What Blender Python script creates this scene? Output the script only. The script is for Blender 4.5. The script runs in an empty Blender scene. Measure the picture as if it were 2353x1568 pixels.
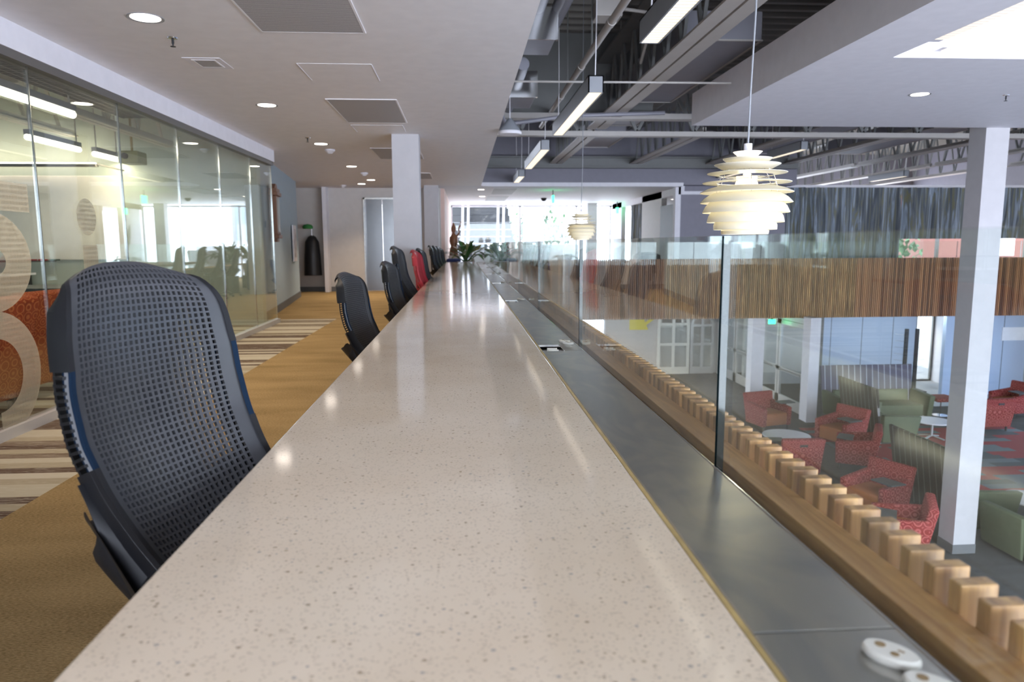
import bpy, bmesh, math, random
from mathutils import Vector, Matrix
import numpy as np
random.seed(7)
S = bpy.context.scene
COL = S.collection
PI = math.pi

# ------------------------------------------------------------ camera
CAM_H, F_PX, CX, CY = 1.20, 1670.0, 1176.5, 784.0
def set_camera():
    roll, vx, vy = 0.004, 1063.0, 560.0
    cr, sr = math.cos(roll), math.sin(roll)
    dx, dy = vx-CX, vy-CY
    ux, uy = dx*cr-dy*sr, dx*sr+dy*cr
    p = math.atan2(-uy, F_PX); yaw = math.atan2(-ux/F_PX*math.cos(p), 1)
    fwd = Vector((math.sin(yaw)*math.cos(p), math.cos(yaw)*math.cos(p), -math.sin(p)))
    right = Vector((math.cos(yaw), -math.sin(yaw), 0)); down = fwd.cross(right)
    R = right*cr+down*sr; D = -right*sr+down*cr
    cd = bpy.data.cameras.new('camera'); cam = bpy.data.objects.new('camera', cd); COL.objects.link(cam)
    m = Matrix((R, -D, -fwd)).transposed().to_4x4(); m.translation = (0, 0, CAM_H)
    cam.matrix_world = m
    cd.sensor_width = 36; cd.lens = F_PX/2353*36; cd.clip_start = .02; cd.clip_end = 200
    cd.dof.use_dof = True; cd.dof.focus_distance = 2.7; cd.dof.aperture_fstop = 4.5
    S.camera = cam
set_camera()

# ------------------------------------------------------------ world, daylight, exposure
w = bpy.data.worlds.new('world'); S.world = w; w.use_nodes = True
nt = w.node_tree; nt.nodes.clear()
wo = nt.nodes.new('ShaderNodeOutputWorld'); wb = nt.nodes.new('ShaderNodeBackground')
wb.inputs[0].default_value = (.77, .845, 1.0, 1); wb.inputs[1].default_value = 3.0
nt.links.new(wb.outputs[0], wo.inputs[0])
S.view_settings.view_transform = 'Standard'; S.view_settings.look = 'None'
S.view_settings.gamma = 1; S.view_settings.use_curve_mapping = False
S.view_settings.exposure = 1.96
S.cycles.use_denoising = True
S.cycles.max_bounces = 7; S.cycles.diffuse_bounces = 4; S.cycles.glossy_bounces = 4
S.cycles.transparent_max_bounces = 14; S.cycles.transmission_bounces = 4
S.cycles.sample_clamp_indirect = 4.0; S.cycles.caustics_reflective = False; S.cycles.caustics_refractive = False
def area(name, loc, direction, sx, sy, power, col=(1, 1, 1), portal=False, spread=PI):
    l = bpy.data.lights.new(name, 'AREA'); l.shape = 'RECTANGLE'; l.size = sx; l.size_y = sy
    l.energy = power; l.color = col; l.spread = spread
    if portal: l.cycles.is_portal = True
    o = bpy.data.objects.new(name, l); COL.objects.link(o); o.location = loc
    o.rotation_euler = Vector(direction).to_track_quat('-Z', 'Y').to_euler(); return o
area('daylight_portal_far_window', (2.3, 26.62, 1.3), (0, -1, 0), 6.6, 2.6, 1, portal=True)
area('daylight_portal_skylight', (5.4, 2.6, 4.38), (0, 0, -1), 3.5, 7.1, 1, portal=True)
area('daylight_portal_side_glazing', (16.95, 2.25, -2.1), (-1, 0, 0), 14.4, 2.6, 1, portal=True)
area('daylight_portal_lower_side', (16.95, 14.5, -2.0), (-1, 0, 0), 10, 2.4, 1, portal=True)
area('daylight_portal_near_glazing', (4.0, -5.0, .2), (0, 1, 0), 24, 7.0, 1, portal=True)

# ------------------------------------------------------------ materials
def nodes(name):
    m = bpy.data.materials.new(name); m.use_nodes = True; t = m.node_tree; t.nodes.clear()
    o = t.nodes.new('ShaderNodeOutputMaterial'); b = t.nodes.new('ShaderNodeBsdfPrincipled')
    t.links.new(b.outputs[0], o.inputs[0]); return m, t, b, o
def N(t, kind, **kw):
    n = t.nodes.new('ShaderNode'+kind)
    for k, v in kw.items():
        if k.startswith('i_'):
            key = k[2:]
            key = int(key) if key.isdigit() else key.replace('_', ' ')
            n.inputs[key].default_value = v
        else: setattr(n, k, v)
    return n
def ramp(t, stops, interp='LINEAR'):
    n = t.nodes.new('ShaderNodeValToRGB'); cr = n.color_ramp; cr.interpolation = interp
    while len(cr.elements) < len(stops): cr.elements.new(.5)
    for e, (p, c) in zip(cr.elements, stops):
        e.position = p; e.color = (*c, 1)
    return n
def coords(t, scale=(1, 1, 1), loc=(0, 0, 0)):
    c = N(t, 'TexCoord'); mp = N(t, 'Mapping'); mp.inputs['Scale'].default_value = scale; mp.inputs['Location'].default_value = loc
    t.links.new(c.outputs['Object'], mp.inputs[0]); return mp
def L(t, a, b): t.links.new(a, b)
def plain(name, col, rough=.5, metal=0., spec=.5, var=0., scale=8., bump=0., bscale=60., coat=0.):
    m, t, b, o = nodes(name)
    b.inputs['Base Color'].default_value = (*col, 1); b.inputs['Roughness'].default_value = rough
    b.inputs['Metallic'].default_value = metal; b.inputs['Specular IOR Level'].default_value = spec
    if coat: b.inputs['Coat Weight'].default_value = coat; b.inputs['Coat Roughness'].default_value = .05
    mp = coords(t)
    nz = N(t, 'TexNoise', i_Scale=scale, i_Detail=4.); L(t, mp.outputs[0], nz.inputs['Vector'])
    v = max(var, .03)
    r = ramp(t, [(.3, tuple(max(0, c*(1-v)) for c in col)), (.7, tuple(min(1, c*(1+v)) for c in col))])
    L(t, nz.outputs['Fac'], r.inputs[0]); L(t, r.outputs[0], b.inputs['Base Color'])
    if bump:
        n2 = N(t, 'TexNoise', i_Scale=bscale, i_Detail=3.); L(t, mp.outputs[0], n2.inputs['Vector'])
        bp = N(t, 'Bump', i_Strength=bump, i_Distance=.01); L(t, n2.outputs['Fac'], bp.inputs['Height']); L(t, bp.outputs[0], b.inputs['Normal'])
    return m
def emit(name, col, strength, base=(.8, .8, .8)):
    m, t, b, o = nodes(name)
    b.inputs['Base Color'].default_value = (*base, 1)
    b.inputs['Emission Color'].default_value = (*col, 1); b.inputs['Emission Strength'].default_value = strength
    return m
def louvre_emit(name, col, strength, axis, pitch=.06):
    m, t, b, o = nodes(name)
    mp = coords(t); sx = N(t, 'SeparateXYZ'); L(t, mp.outputs[0], sx.inputs[0])
    md = N(t, 'Math', operation='PINGPONG'); md.inputs[1].default_value = pitch/2; L(t, sx.outputs[axis], md.inputs[0])
    r = ramp(t, [(pitch*.06, (.35, .33, .30)), (pitch*.16, (1, 1, 1))]); L(t, md.outputs[0], r.inputs[0])
    mx = N(t, 'MixRGB', blend_type='MULTIPLY'); mx.inputs[0].default_value = 1; mx.inputs[1].default_value = (*col, 1)
    L(t, r.outputs[0], mx.inputs[2]); L(t, mx.outputs[0], b.inputs['Emission Color']); b.inputs['Emission Strength'].default_value = strength
    return m
def glass(name, tint=(.94, .975, .955), gain=1.0, base=.04, power=5.0):
    m, t, b, o = nodes(name); t.nodes.remove(b)
    g = N(t, 'NewGeometry'); d = N(t, 'VectorMath', operation='DOT_PRODUCT')
    L(t, g.outputs['Normal'], d.inputs[0]); L(t, g.outputs['Incoming'], d.inputs[1])
    ab = N(t, 'Math', operation='ABSOLUTE'); L(t, d.outputs['Value'], ab.inputs[0])
    om = N(t, 'Math', operation='SUBTRACT'); om.inputs[0].default_value = 1; L(t, ab.outputs[0], om.inputs[1])
    pw = N(t, 'Math', operation='POWER'); pw.inputs[1].default_value = power; L(t, om.outputs[0], pw.inputs[0])
    ma = N(t, 'Math', operation='MULTIPLY_ADD'); ma.inputs[1].default_value = (1-base)*gain; ma.inputs[2].default_value = base; L(t, pw.outputs[0], ma.inputs[0])
    tr = N(t, 'BsdfTransparent'); tr.inputs[0].default_value = (*tint, 1)
    gl = N(t, 'BsdfGlossy', i_Roughness=0.0); gl.inputs[0].default_value = (.95, 1, .98, 1)
    mx = N(t, 'MixShader'); L(t, ma.outputs[0], mx.inputs[0]); L(t, tr.outputs[0], mx.inputs[1]); L(t, gl.outputs[0], mx.inputs[2])
    L(t, mx.outputs[0], o.inputs[0]); return m

def m_quartz():
    m, t, b, o = nodes('cream_quartz'); mp = coords(t)
    nz = N(t, 'TexNoise', i_Scale=3.5, i_Detail=5.); L(t, mp.outputs[0], nz.inputs['Vector'])
    base = ramp(t, [(.3, (.78, .635, .47)), (.7, (.86, .725, .56))]); L(t, nz.outputs['Fac'], base.inputs[0])
    v = N(t, 'TexVoronoi', i_Scale=105.); L(t, mp.outputs[0], v.inputs['Vector'])
    sep = N(t, 'SeparateColor'); L(t, v.outputs['Color'], sep.inputs[0])
    th = N(t, 'Math', operation='MULTIPLY'); th.inputs[1].default_value = .34; 
    pwr = N(t, 'Math', operation='POWER'); pwr.inputs[1].default_value = 3.0; L(t, sep.outputs[0], pwr.inputs[0]); L(t, pwr.outputs[0], th.inputs[0])
    lt = N(t, 'Math', operation='LESS_THAN'); L(t, v.outputs['Distance'], lt.inputs[0]); L(t, th.outputs[0], lt.inputs[1])
    spk = ramp(t, [(0, (.30, .19, .10)), (.45, (.42, .30, .19)), (.5, (.34, .30, .27)), (.8, (.45, .33, .20)), (1, (.45, .33, .20))], 'CONSTANT'); L(t, sep.outputs[1], spk.inputs[0])
    sc = N(t, 'Math', operation='MULTIPLY'); sc.inputs[1].default_value = .7; L(t, lt.outputs[0], sc.inputs[0])
    mx = N(t, 'MixRGB'); L(t, sc.outputs[0], mx.inputs[0]); L(t, base.outputs[0], mx.inputs[1]); L(t, spk.outputs[0], mx.inputs[2])
    v2 = N(t, 'TexVoronoi', i_Scale=330.); L(t, mp.outputs[0], v2.inputs['Vector'])
    s2 = N(t, 'SeparateColor'); L(t, v2.outputs['Color'], s2.inputs[0])
    g2 = N(t, 'Math', operation='GREATER_THAN'); g2.inputs[1].default_value = .9; L(t, s2.outputs[0], g2.inputs[0])
    g3 = N(t, 'Math', operation='MULTIPLY'); g3.inputs[1].default_value = .28; L(t, g2.outputs[0], g3.inputs[0])
    m2 = N(t, 'MixRGB'); m2.inputs[2].default_value = (.33, .25, .17, 1); L(t, g3.outputs[0], m2.inputs[0]); L(t, mx.outputs[0], m2.inputs[1])
    L(t, m2.outputs[0], b.inputs['Base Color']); b.inputs['Roughness'].default_value = .085; b.inputs['Specular IOR Level'].default_value = .6
    return m
def m_wood(name, dark, light, axis=2, stretch=14., rand=True, scale=1.6):
    m, t, b, o = nodes(name)
    s = [stretch*scale]*3; s[axis] = scale*.9
    mp = coords(t, tuple(s))
    if rand:
        oi = N(t, 'ObjectInfo'); ad = N(t, 'VectorMath', operation='ADD'); ml = N(t, 'Math', operation='MULTIPLY'); ml.inputs[1].default_value = 37.
        L(t, oi.outputs['Random'], ml.inputs[0]); L(t, mp.outputs[0], ad.inputs[0]); L(t, ml.outputs[0], ad.inputs[1]); src = ad.outputs[0]
    else: src = mp.outputs[0]
    nz = N(t, 'TexNoise', i_Scale=1.6, i_Detail=5., i_Roughness=.6, i_Distortion=.6); L(t, src, nz.inputs['Vector'])
    r = ramp(t, [(.32, dark), (.50, tuple((a+c)/2 for a, c in zip(dark, light))), (.66, light)]); L(t, nz.outputs['Fac'], r.inputs[0])
    out = r.outputs[0]
    if rand:
        hs = N(t, 'HueSaturation'); mr = N(t, 'MapRange'); mr.inputs[3].default_value = .62; mr.inputs[4].default_value = 1.25
        L(t, oi.outputs['Random'], mr.inputs[0]); L(t, mr.outputs[0], hs.inputs['Value']); L(t, out, hs.inputs['Color']); out = hs.outputs[0]
    L(t, out, b.inputs['Base Color']); b.inputs['Roughness'].default_value = .45
    return m
def m_slat_run():        # the long run of slats: every slat (pitch .05 along one axis) gets a tone of its own
    m, t, b, o = nodes('slat_wood_run'); mp = coords(t); sx = N(t, 'SeparateXYZ'); L(t, mp.outputs[0], sx.inputs[0])
    sm = N(t, 'Math', operation='ADD'); L(t, sx.outputs[0], sm.inputs[0]); L(t, sx.outputs[1], sm.inputs[1])
    sn = N(t, 'Math', operation='SNAP'); sn.inputs[1].default_value = .05; L(t, sm.outputs[0], sn.inputs[0])
    wn = N(t, 'TexWhiteNoise', noise_dimensions='1D'); L(t, sn.outputs[0], wn.inputs['W'])
    r = ramp(t, [(0, (.13, .052, .022)), (.5, (.32, .135, .060)), (1, (.58, .27, .115))]); L(t, wn.outputs['Value'], r.inputs[0])
    L(t, r.outputs[0], b.inputs['Base Color']); b.inputs['Roughness'].default_value = .5
    return m
def m_carpet(name, c1, c2, scale=220.):
    m, t, b, o = nodes(name); mp = coords(t, (1, 3, 1))
    nz = N(t, 'TexNoise', i_Scale=scale/3, i_Detail=2.); L(t, mp.outputs[0], nz.inputs['Vector'])
    n2 = N(t, 'TexNoise', i_Scale=1.3, i_Detail=3.); L(t, mp.outputs[0], n2.inputs['Vector'])
    ad = N(t, 'MixRGB'); ad.inputs[0].default_value = .35; L(t, nz.outputs['Fac'], ad.inputs[1]); L(t, n2.outputs['Fac'], ad.inputs[2])
    r = ramp(t, [(.35, c1), (.65, c2)]); L(t, ad.outputs[0], r.inputs[0]); L(t, r.outputs[0], b.inputs['Base Color'])
    b.inputs['Roughness'].default_value = .95; b.inputs['Specular IOR Level'].default_value = .1
    bp = N(t, 'Bump', i_Strength=.5, i_Distance=.004); L(t, nz.outputs['Fac'], bp.inputs['Height']); L(t, bp.outputs[0], b.inputs['Normal'])
    return m
def m_carpet_stripe():
    m, t, b, o = nodes('striped_carpet'); mp = coords(t); sx = N(t, 'SeparateXYZ'); L(t, mp.outputs[0], sx.inputs[0])
    sn = N(t, 'Math', operation='SNAP'); sn.inputs[1].default_value = .095; L(t, sx.outputs[1], sn.inputs[0])
    snx = N(t, 'Math', operation='SNAP'); snx.inputs[1].default_value = 1.9; L(t, sx.outputs[0], snx.inputs[0])
    cb = N(t, 'CombineXYZ'); L(t, sn.outputs[0], cb.inputs[0]); L(t, snx.outputs[0], cb.inputs[1])
    wn = N(t, 'TexWhiteNoise', noise_dimensions='2D'); L(t, cb.outputs[0], wn.inputs['Vector'])
    r = ramp(t, [(0, (.085, .052, .034)), (.30, (.38, .33, .24)), (.52, (.30, .25, .17)), (.68, (.15, .105, .07)), (.8, (.42, .37, .28)), (1, (.42, .37, .28))], 'CONSTANT'); L(t, wn.outputs['Value'], r.inputs[0])
    mp2 = coords(t, (1.2, 26, 1)); nz = N(t, 'TexNoise', i_Scale=3., i_Detail=6., i_Distortion=1.5); L(t, mp2.outputs[0], nz.inputs['Vector'])
    rr = ramp(t, [(.50, (0, 0, 0)), (.56, (.5, .5, .5)), (.60, (0, 0, 0))]); L(t, nz.outputs['Fac'], rr.inputs[0])
    mx = N(t, 'MixRGB'); L(t, rr.outputs[0], mx.inputs[0]); L(t, r.outputs[0], mx.inputs[1]); mx.inputs[2].default_value = (.48, .43, .34, 1)
    L(t, mx.outputs[0], b.inputs['Base Color']); b.inputs['Roughness'].default_value = .95; b.inputs['Specular IOR Level'].default_value = .1
    return m
def m_carpet_patch():
    m, t, b, o = nodes('red_and_grey_block_carpet'); mp = coords(t); sx = N(t, 'SeparateXYZ'); L(t, mp.outputs[0], sx.inputs[0])
    sy = N(t, 'Math', operation='SNAP'); sy.inputs[1].default_value = .26; L(t, sx.outputs[1], sy.inputs[0])
    of = N(t, 'Math', operation='MULTIPLY'); of.inputs[1].default_value = 3.71; L(t, sy.outputs[0], of.inputs[0])
    ax = N(t, 'Math', operation='ADD'); L(t, sx.outputs[0], ax.inputs[0]); L(t, of.outputs[0], ax.inputs[1])
    snx = N(t, 'Math', operation='SNAP'); snx.inputs[1].default_value = .85; L(t, ax.outputs[0], snx.inputs[0])
    cb = N(t, 'CombineXYZ'); L(t, snx.outputs[0], cb.inputs[0]); L(t, sy.outputs[0], cb.inputs[1])
    wn = N(t, 'TexWhiteNoise', noise_dimensions='2D'); L(t, cb.outputs[0], wn.inputs['Vector'])
    r = ramp(t, [(0, (.33, .035, .04)), (.52, (.15, .18, .20)), (.8, (.075, .09, .10)), (1, (.075, .09, .10))], 'CONSTANT'); L(t, wn.outputs['Value'], r.inputs[0])
    L(t, r.outputs[0], b.inputs['Base Color']); b.inputs['Roughness'].default_value = .95
    return m
def m_pattern(name, c1, c2, scale=9.):
    m, t, b, o = nodes(name); mp = coords(t)
    v = N(t, 'TexVoronoi', i_Scale=scale, i_Randomness=.15); v.feature = 'F1'; L(t, mp.outputs[0], v.inputs['Vector'])
    sn = N(t, 'Math', operation='SINE'); ml = N(t, 'Math', operation='MULTIPLY'); ml.inputs[1].default_value = 26.
    L(t, v.outputs['Distance'], ml.inputs[0]); L(t, ml.outputs[0], sn.inputs[0])
    r = ramp(t, [(.25, c1), (.75, c2)]); L(t, sn.outputs[0], r.inputs[0]); L(t, r.outputs[0], b.inputs['Base Color'])
    b.inputs['Roughness'].default_value = .9; b.inputs['Specular IOR Level'].default_value = .2
    return m
def m_stripes(name, axis, pitch, frac, cbase, cline, rough=.8):
    m, t, b, o = nodes(name); mp = coords(t, (1, 1, 1), (50, 50, 50)); sx = N(t, 'SeparateXYZ'); L(t, mp.outputs[0], sx.inputs[0])
    md = N(t, 'Math', operation='MODULO'); md.inputs[1].default_value = pitch; L(t, sx.outputs[axis], md.inputs[0])
    lt = N(t, 'Math', operation='LESS_THAN'); lt.inputs[1].default_value = pitch*frac; L(t, md.outputs[0], lt.inputs[0])
    mx = N(t, 'MixRGB'); L(t, lt.outputs[0], mx.inputs[0]); mx.inputs[1].default_value = (*cbase, 1); mx.inputs[2].default_value = (*cline, 1)
    L(t, mx.outputs[0], b.inputs['Base Color']); b.inputs['Roughness'].default_value = rough
    return m
def m_perf(name, col=(.30, .29, .30), hole=(.05, .05, .05), pitch=.018):
    m, t, b, o = nodes(name); mp = coords(t, (1, 1, 1), (50, 50, 50)); sx = N(t, 'SeparateXYZ'); L(t, mp.outputs[0], sx.inputs[0])
    md = N(t, 'Math', operation='PINGPONG'); md.inputs[1].default_value = pitch/2; L(t, sx.outputs[1], md.inputs[0])
    dv = N(t, 'Math', operation='DIVIDE'); dv.inputs[1].default_value = pitch/2; L(t, md.outputs[0], dv.inputs[0])
    r = ramp(t, [(.30, hole), (.48, col)]); L(t, dv.outputs[0], r.inputs[0]); L(t, r.outputs[0], b.inputs['Base Color'])
    b.inputs['Roughness'].default_value = .6; return m
def m_steel():
    m, t, b, o = nodes('brushed_steel'); mp = coords(t, (260, 3, 1))
    nz = N(t, 'TexNoise', i_Scale=1., i_Detail=2.); L(t, mp.outputs[0], nz.inputs['Vector'])
    r = ramp(t, [(.3, (.285, .285, .285)), (.7, (.295, .295, .295))]); L(t, nz.outputs['Fac'], r.inputs[0]); L(t, r.outputs[0], b.inputs['Roughness'])
    n2 = N(t, 'TexNoise', i_Scale=5., i_Detail=2., i_Distortion=3.0); c2 = coords(t, (1, .5, 1)); L(t, c2.outputs[0], n2.inputs['Vector'])
    rc = ramp(t, [(.38, (.46, .46, .455)), (.62, (.56, .54, .50))]); L(t, n2.outputs['Fac'], rc.inputs[0]); L(t, rc.outputs[0], b.inputs['Base Color'])
    b.inputs['Metallic'].default_value = 1.; return m
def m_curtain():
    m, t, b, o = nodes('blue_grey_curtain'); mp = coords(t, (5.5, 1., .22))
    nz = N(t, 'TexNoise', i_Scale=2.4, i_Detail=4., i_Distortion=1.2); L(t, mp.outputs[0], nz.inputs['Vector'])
    r = ramp(t, [(.36, (.075, .085, .10)), (.46, (.15, .17, .19)), (.50, (.20, .19, .10)), (.53, (.16, .18, .20)), (.60, (.36, .42, .50)), (.70, (.10, .11, .12))]); L(t, nz.outputs['Fac'], r.inputs[0])  # fabric's own leaf tones, plus pale streaks painted in for light on the folds
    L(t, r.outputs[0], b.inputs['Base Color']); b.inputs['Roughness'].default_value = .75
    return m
M = {}
M['white'] = plain('white_paint', (.74, .72, .75), .65)
M['ceil'] = plain('ceiling_paint', (.78, .75, .75), .55)
M['wallwarm'] = plain('warm_grey_paint', (.56, .53, .50), .6)
M['wallpurple'] = plain('lilac_grey_paint', (.20, .19, .225), .6)
M['blue'] = plain('pale_blue_paint', (.36, .45, .50), .6)
M['green'] = plain('sage_paint', (.50, .55, .47), .6)
M['pink'] = plain('salmon_paint', (.72, .50, .42), .6)
M['base'] = plain('grey_rubber_base', (.12, .125, .13), .6)
M['dark'] = plain('near_black', (.015, .015, .017), .45)
M['black'] = plain('black_plastic', (.011, .011, .013), .48, spec=.28)
M['mesh'] = plain('charcoal_elastomer', (.048, .049, .055), .38, spec=.5)
M['meshred'] = plain('red_elastomer', (.42, .03, .045), .4)
M['meshblue'] = plain('navy_elastomer', (.01, .02, .11), .4)
M['strip'] = plain('blue_black_gloss', (.010, .022, .045), .65, spec=.06)
M['colpaint'] = plain('column_paint', (.46, .445, .455), .6)
M['quartz'] = m_quartz()
M['caulk'] = plain('yellowed_sealant', (.50, .36, .14), .35, var=.25, scale=14)
M['steel'] = m_steel()
M['elev'] = plain('elevator_steel', (.20, .20, .205), .25, 1.)
M['steeldark'] = plain('dark_steel_box', (.16, .15, .14), .35, .8)
M['cream'] = plain('cream_plastic', (.78, .76, .68), .35)
M['brown'] = plain('grimy_socket_hole', (.30, .20, .09), .5)
M['slat'] = m_wood('slat_wood', (.22, .092, .030), (.66, .37, .14))
M['board'] = m_wood('rail_wood', (.42, .195, .062), (.72, .40, .15), axis=1, stretch=16, rand=False, scale=2.2)
M['slatrun'] = m_slat_run()
M['carpet'] = m_carpet('tan_carpet', (.18, .118, .048), (.37, .25, .115))
M['carpetstripe'] = m_carpet_stripe()
M['lowcarpet'] = m_carpet('charcoal_carpet', (.045, .047, .05), (.085, .088, .09))
M['patch'] = m_carpet_patch()
M['concrete'] = plain('grey_floor', (.36, .37, .38), .5)
M['glass'] = glass('clear_guard_glass', (.955, .985, .97), 1.0, .04, 5.0)
M['glassleft'] = glass('partition_glass', (.965, .985, .965), 1.0, .06, 4.2)
M['glassfar'] = glass('window_glass', (.96, .98, .98), .8, .04)
M['tinted'] = glass('tinted_glass', (.58, .65, .75), .8, .04)
M['glassedge'] = plain('dark_glass_edge', (.004, .012, .014), .08, spec=.8)
M['glasstop'] = plain('glass_top_edge', (.05, .09, .09), .15)
M['chrome'] = plain('chrome', (.75, .75, .76), .12, 1.)
M['frame'] = plain('bronze_frame', (.12, .11, .10), .5)
M['alu'] = plain('light_aluminium', (.55, .54, .52), .4, .4)
M['deck'] = plain('roof_deck_grey', (.22, .20, .175), .6)
M['joist'] = plain('grey_painted_steel', (.46, .43, .40), .5)
M['joistd'] = plain('dark_painted_steel', (.17, .17, .165), .55)
M['duct'] = plain('galvanised_duct', (.27, .265, .30), .5, .05)
M['fixture'] = plain('grey_fixture', (.24, .25, .27), .45)
M['lin'] = louvre_emit('louvred_lamp', (1, .84, .60), .32, 1)
M['linx'] = louvre_emit('cove_lamp_cross', (1, .80, .56), .19, 0)
M['cove'] = louvre_emit('cove_lamp', (1, .80, .56), .19, 1)
M['lamp'] = emit('downlight_lamp', (1, .88, .76), 3.0)
M['tube'] = emit('warm_tube', (1, .92, .72), 2.2)
M['bulb'] = emit('pendant_bulb', (1, .86, .60), 20.0)
M['perf'] = m_perf('perforated_grille', (.50, .48, .48), (.20, .19, .19))
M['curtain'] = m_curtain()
M['redfab'] = m_pattern('red_medallion_fabric', (.22, .022, .024), (.44, .11, .10), 8)
M['orangefab'] = m_pattern('orange_medallion_fabric', (.27, .045, .016), (.42, .125, .045), 13)
M['seatfab'] = plain('orange_seat_fabric', (.40, .13, .045), .9, spec=.2)
M['sofafab'] = plain('sage_green_upholstery', (.105, .13, .07), .7, var=.06)
M['screenfab'] = m_stripes('striped_brown_fabric', 0, .165, .055, (.022, .017, .016), (.34, .32, .31))
M['screenfab2'] = m_stripes('striped_purple_fabric', 0, .165, .10, (.12, .11, .15), (.55, .58, .66))
M['tabmat'] = plain('dark_grey_laminate', (.065, .075, .08), .4)
M['tabwhite'] = plain('white_laminate', (.90, .89, .92), .3)
M['panel'] = m_stripes('blue_grey_wall_panel', 0, 1.05, .02, (.46, .54, .68), (.08, .09, .10), .4)
M['leaf'] = plain('dark_green_leaf', (.035, .095, .022), .35, var=.4, scale=20)
M['leaf2'] = plain('yellow_green_leaf', (.16, .19, .05), .35, var=.4, scale=20)
M['bronze'] = plain('carved_brown_wood', (.20, .085, .04), .45)
M['whiteboard'] = plain('whiteboard_enamel', (.84, .80, .72), .22)
M['navy'] = plain('navy_fabric', (.012, .03, .14), .7)
M['exit'] = emit('exit_green', (.02, .9, .25), 2.2, (0, .2, .05))
M['outgreen'] = plain('tree_leaves', (.035, .075, .03), .8, var=.6, scale=4)
M['brick'] = plain('red_brick', (.12, .04, .03), .8)
def decal_mat():
    m, t, b, o = nodes('frosted_film'); tr = N(t, 'BsdfTransparent'); df = N(t, 'BsdfDiffuse'); df.inputs[0].default_value = (.42, .37, .27, 1)
    mx = N(t, 'MixShader'); mx.inputs[0].default_value = .55; L(t, tr.outputs[0], mx.inputs[1]); L(t, df.outputs[0], mx.inputs[2]); t.nodes.remove(b)
    L(t, mx.outputs[0], o.inputs[0]); return m
M['decal'] = decal_mat()
M['decaltext'] = plain('film_digit', (.30, .26, .18), .7)
def shade_mat():
    m, t, b, o = nodes('white_lamp_enamel'); b.inputs['Base Color'].default_value = (.66, .63, .52, 1); b.inputs['Roughness'].default_value = .35
    tl = N(t, 'BsdfTranslucent'); tl.inputs[0].default_value = (1, .88, .60, 1); mx = N(t, 'MixShader'); mx.inputs[0].default_value = .12
    L(t, b.outputs[0], mx.inputs[1]); L(t, tl.outputs[0], mx.inputs[2]); L(t, mx.outputs[0], o.inputs[0]); return m
M['shade'] = shade_mat()

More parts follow.
